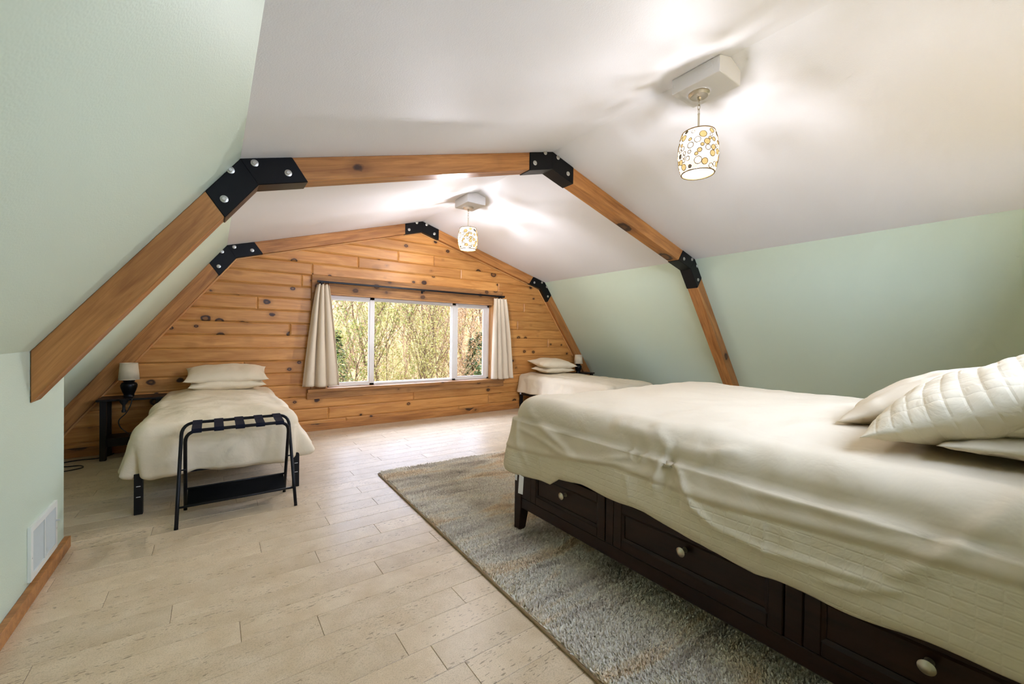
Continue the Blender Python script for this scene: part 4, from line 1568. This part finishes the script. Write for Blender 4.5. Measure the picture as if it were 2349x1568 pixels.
M_twig = bark('grey_brown_bark', srgb(60, 43, 28), srgb(93, 69, 46))
M_twig2 = bark('pale_bark', srgb(110, 83, 54), srgb(139, 112, 79))
M_birch = bark('birch_bark', srgb(93, 81, 63), srgb(154, 136, 109))

GZ = -2.6
def gh(x, y):
    return GZ + 0.58 * max(0.0, y - 9) + 0.25 * nz(x * 0.3, y * 0.3, 0.0)
m = MB()
gx = [-30 + 60 * i / 48 for i in range(49)]
gy = [-40 + 86 * (j / 72) for j in range(73)]
m.v = [(x, y, gh(x, y)) for y in gy for x in gx]
for j in range(72):
    for i in range(48):
        a = j * 49 + i
        m.f.append((a, a + 1, a + 50, a + 49)); m.mi.append(0)
tag(m.build('ground', M_ground, smooth=True, fix=False), 'leaf strewn hillside rising behind the window', kind='structure')

rt_ = random.Random(5)
def sapling(x, y, h, label, leaf, barkm, nleaf, spread=0.35, rad=0.03, leaf_size=0.055, nbr=16, cat='tree'):
    z0 = gh(x, y) - 0.05
    root = empty('sapling_tree' if cat == 'tree' else 'leafy_shrub', (x, y, z0), label=label, cat=cat, group='woods outside the window')
    m = MB()
    tips = []
    def grow(p, d, L, r, depth):
        pts, rs_ = [p.copy()], [r]
        n = 5
        q = p.copy()
        dd = d.copy()
        for k in range(n):
            dd = (dd + Vector((rt_.uniform(-.22, .22), rt_.uniform(-.22, .22), rt_.uniform(-.02, .16)))).normalized()
            q = q + dd * (L / n)
            pts.append(q.copy()); rs_.append(r * (1 - 0.72 * (k + 1) / n))
        m.tube(pts, rs_, 5 if depth == 0 else 3)
        tips.append((pts, depth))
        if depth < 2:
            nb = nbr if depth == 0 else 4
            for k in range(nb):
                t = rt_.uniform(0.25 if depth == 0 else 0.2, 1.0)
                i = min(n - 1, int(t * n))
                b_ = pts[i].lerp(pts[i + 1], t * n - i)
                ang = rt_.uniform(0, 2 * PI)
                d2 = Vector((math.cos(ang) * spread * 2, math.sin(ang) * spread * 2, rt_.uniform(0.5, 1.1))).normalized()
                grow(b_, d2, L * rt_.uniform(0.22, 0.42), r * 0.35, depth + 1)
    grow(Vector((0, 0, 0)), Vector((rt_.uniform(-.1, .1), rt_.uniform(-.1, .1), 1)).normalized(), h, rad, 0)
    m.build('trunk', barkm, root, smooth=True, fix=False)
    segs = [(a, b_) for pts, dep in tips if dep > 0 for a, b_ in zip(pts, pts[1:])]
    lm = MB()
    for k in range(nleaf):
        a, b_ = rt_.choice(segs)
        c = a.lerp(b_, rt_.random()) + Vector((rt_.gauss(0, .03), rt_.gauss(0, .03), rt_.gauss(0, .03)))
        u = Vector((rt_.gauss(0, 1), rt_.gauss(0, 1), rt_.gauss(0, 1))).normalized()
        w = u.cross(Vector((rt_.gauss(0, 1), rt_.gauss(0, 1), rt_.gauss(0, 1)))).normalized()
        s = leaf_size * rt_.uniform(0.6, 1.2)
        o = len(lm.v)
        lm.v += [tuple(c - u * s * .5), tuple(c + w * s * .28), tuple(c + u * s * .5), tuple(c - w * s * .28)]
        lm.f.append((o, o + 1, o + 2, o + 3)); lm.mi.append(0)
    if nleaf:
        lv = lm.build('foliage', leaf, root, fix=False)
        lv['kind'] = 'stuff'
    return root
# the thicket close to the panes
ORD = ['first', 'second', 'third', 'fourth', 'fifth', 'sixth', 'seventh', 'eighth', 'ninth', 'tenth', 'eleventh', 'twelfth', 'thirteenth']
def rank(i, n, off):
    key = lambda k: (k * 0.381 + off) % 1.0
    return ORD[sorted(range(n), key=key).index(i)]
for i in range(13):
    y = 3.9 + 0.28 * i
    x = -2.41 + (-0.62 + 1.25 * ((i * 0.381 + 0.1) % 1.0) + 2.41) * (y + 5.55) / 5.7
    sapling(x, y, rt_.uniform(4.4, 5.4), rank(i, 13, 0.1) + ' slender yellow green sapling from the left outside the middle pane', M_leaf, M_twig, 1050, 0.26, 0.017, 0.062, 18)
for i in range(5):
    y = 4.4 + 0.75 * i
    x = -2.41 + (-1.12 + 0.42 * ((i * 0.381 + 0.2) % 1.0) + 2.41) * (y + 5.55) / 5.7
    sapling(x, y, rt_.uniform(4.4, 5.4), rank(i, 5, 0.2) + ' bright green sapling from the left outside the left pane', M_leaf2, M_twig, 1300, 0.30, 0.020, 0.062, 18)
for i in range(5):
    y = 4.8 + 0.7 * i
    x = -2.41 + (0.70 + 0.45 * ((i * 0.381 + 0.3) % 1.0) + 2.41) * (y + 5.55) / 5.7
    sapling(x, y, rt_.uniform(4.4, 5.6), rank(i, 5, 0.3) + ' russet leaved sapling from the left outside the right pane', M_leaf3, M_twig2, 1300, 0.30, 0.020, 0.062, 18)
far_spots = []
for i in range(60):
    y = rt_.uniform(9, 24)
    t = rt_.uniform(0.10, 0.80)
    x = -2.4 + (y + 5.5) * t + rt_.uniform(-.5, .5)
    far_spots.append((x, y))
for x, y in far_spots:
    left = x < -2.4 + (y + 5.5) * 0.31
    lf = rt_.choice([M_leaf2, M_leaf] if left else [M_leaf, M_leaf3, M_leaf3])
    bk = rt_.choice([M_twig2, M_twig2, M_twig])
    nl = rt_.choice([260, 500, 800])
    xw = -2.41 + (x + 2.41) * 5.7 / (y + 5.55)
    lab = 'thin %s tree with %s %s leaves, %s hillside, %s' % (
        'pale barked' if bk is M_twig2 else 'brown barked', {260: 'sparse', 500: 'scattered', 800: 'dense'}[nl],
        {M_leaf2: 'green', M_leaf: 'yellow green', M_leaf3: 'russet'}[lf], 'near' if y < 14 else ('middle' if y < 19 else 'upper'),
        'left pane' if xw < -0.65 else ('middle pane' if xw < 0.6 else 'right pane'))
    sapling(x, y, rt_.uniform(4.2, 6.5), lab, lf, bk, nl, 0.3, rt_.uniform(0.04, 0.075), 0.09, 14)
sapling(0.80, 9.0, 7.5, 'white barked birch trunk at the left edge of the window view', M_leaf2, M_birch, 500, 0.25, 0.085, 0.07, 10)

def conifer(x, y, h, label):
    root = empty('young_conifer', (x, y, gh(x, y)), label=label, cat='tree', group='woods outside the window')
    MB().tube([(0, 0, 0), (0, 0, h * 0.5), (0, 0, h)], [0.06, 0.04, 0.01], 6).build('trunk', M_twig, root)
    lm = MB()
    for k in range(2600):
        t = rt_.random() ** 1.2
        z = h * (0.08 + 0.92 * t)
        rad = (1 - t) * h * 0.26 * rt_.uniform(0.3, 1.0) + 0.05
        a = rt_.uniform(0, 2 * PI)
        c = Vector((rad * math.cos(a), rad * math.sin(a), z - rad * 0.25))
        u = Vector((math.cos(a), math.sin(a), rt_.uniform(-.5, .2))).normalized()
        w = Vector((-math.sin(a), math.cos(a), rt_.uniform(-.4, .4)))
        o = len(lm.v)
        lm.v += [tuple(c - u * .10), tuple(c + w * .03), tuple(c + u * .12), tuple(c - w * .03)]
        lm.f.append((o, o + 1, o + 2, o + 3)); lm.mi.append(0)
    lv = lm.build('foliage', M_conifer, root, fix=False)
    lv['kind'] = 'stuff'
conifer(4.5, 6.2, 3.75, 'dark green young conifer low in the right pane')
conifer(5.6, 7.6, 3.9, 'young conifer farther right behind the first one')
conifer(0.75, 8.2, 3.95, 'yellow green young conifer behind the left pane')
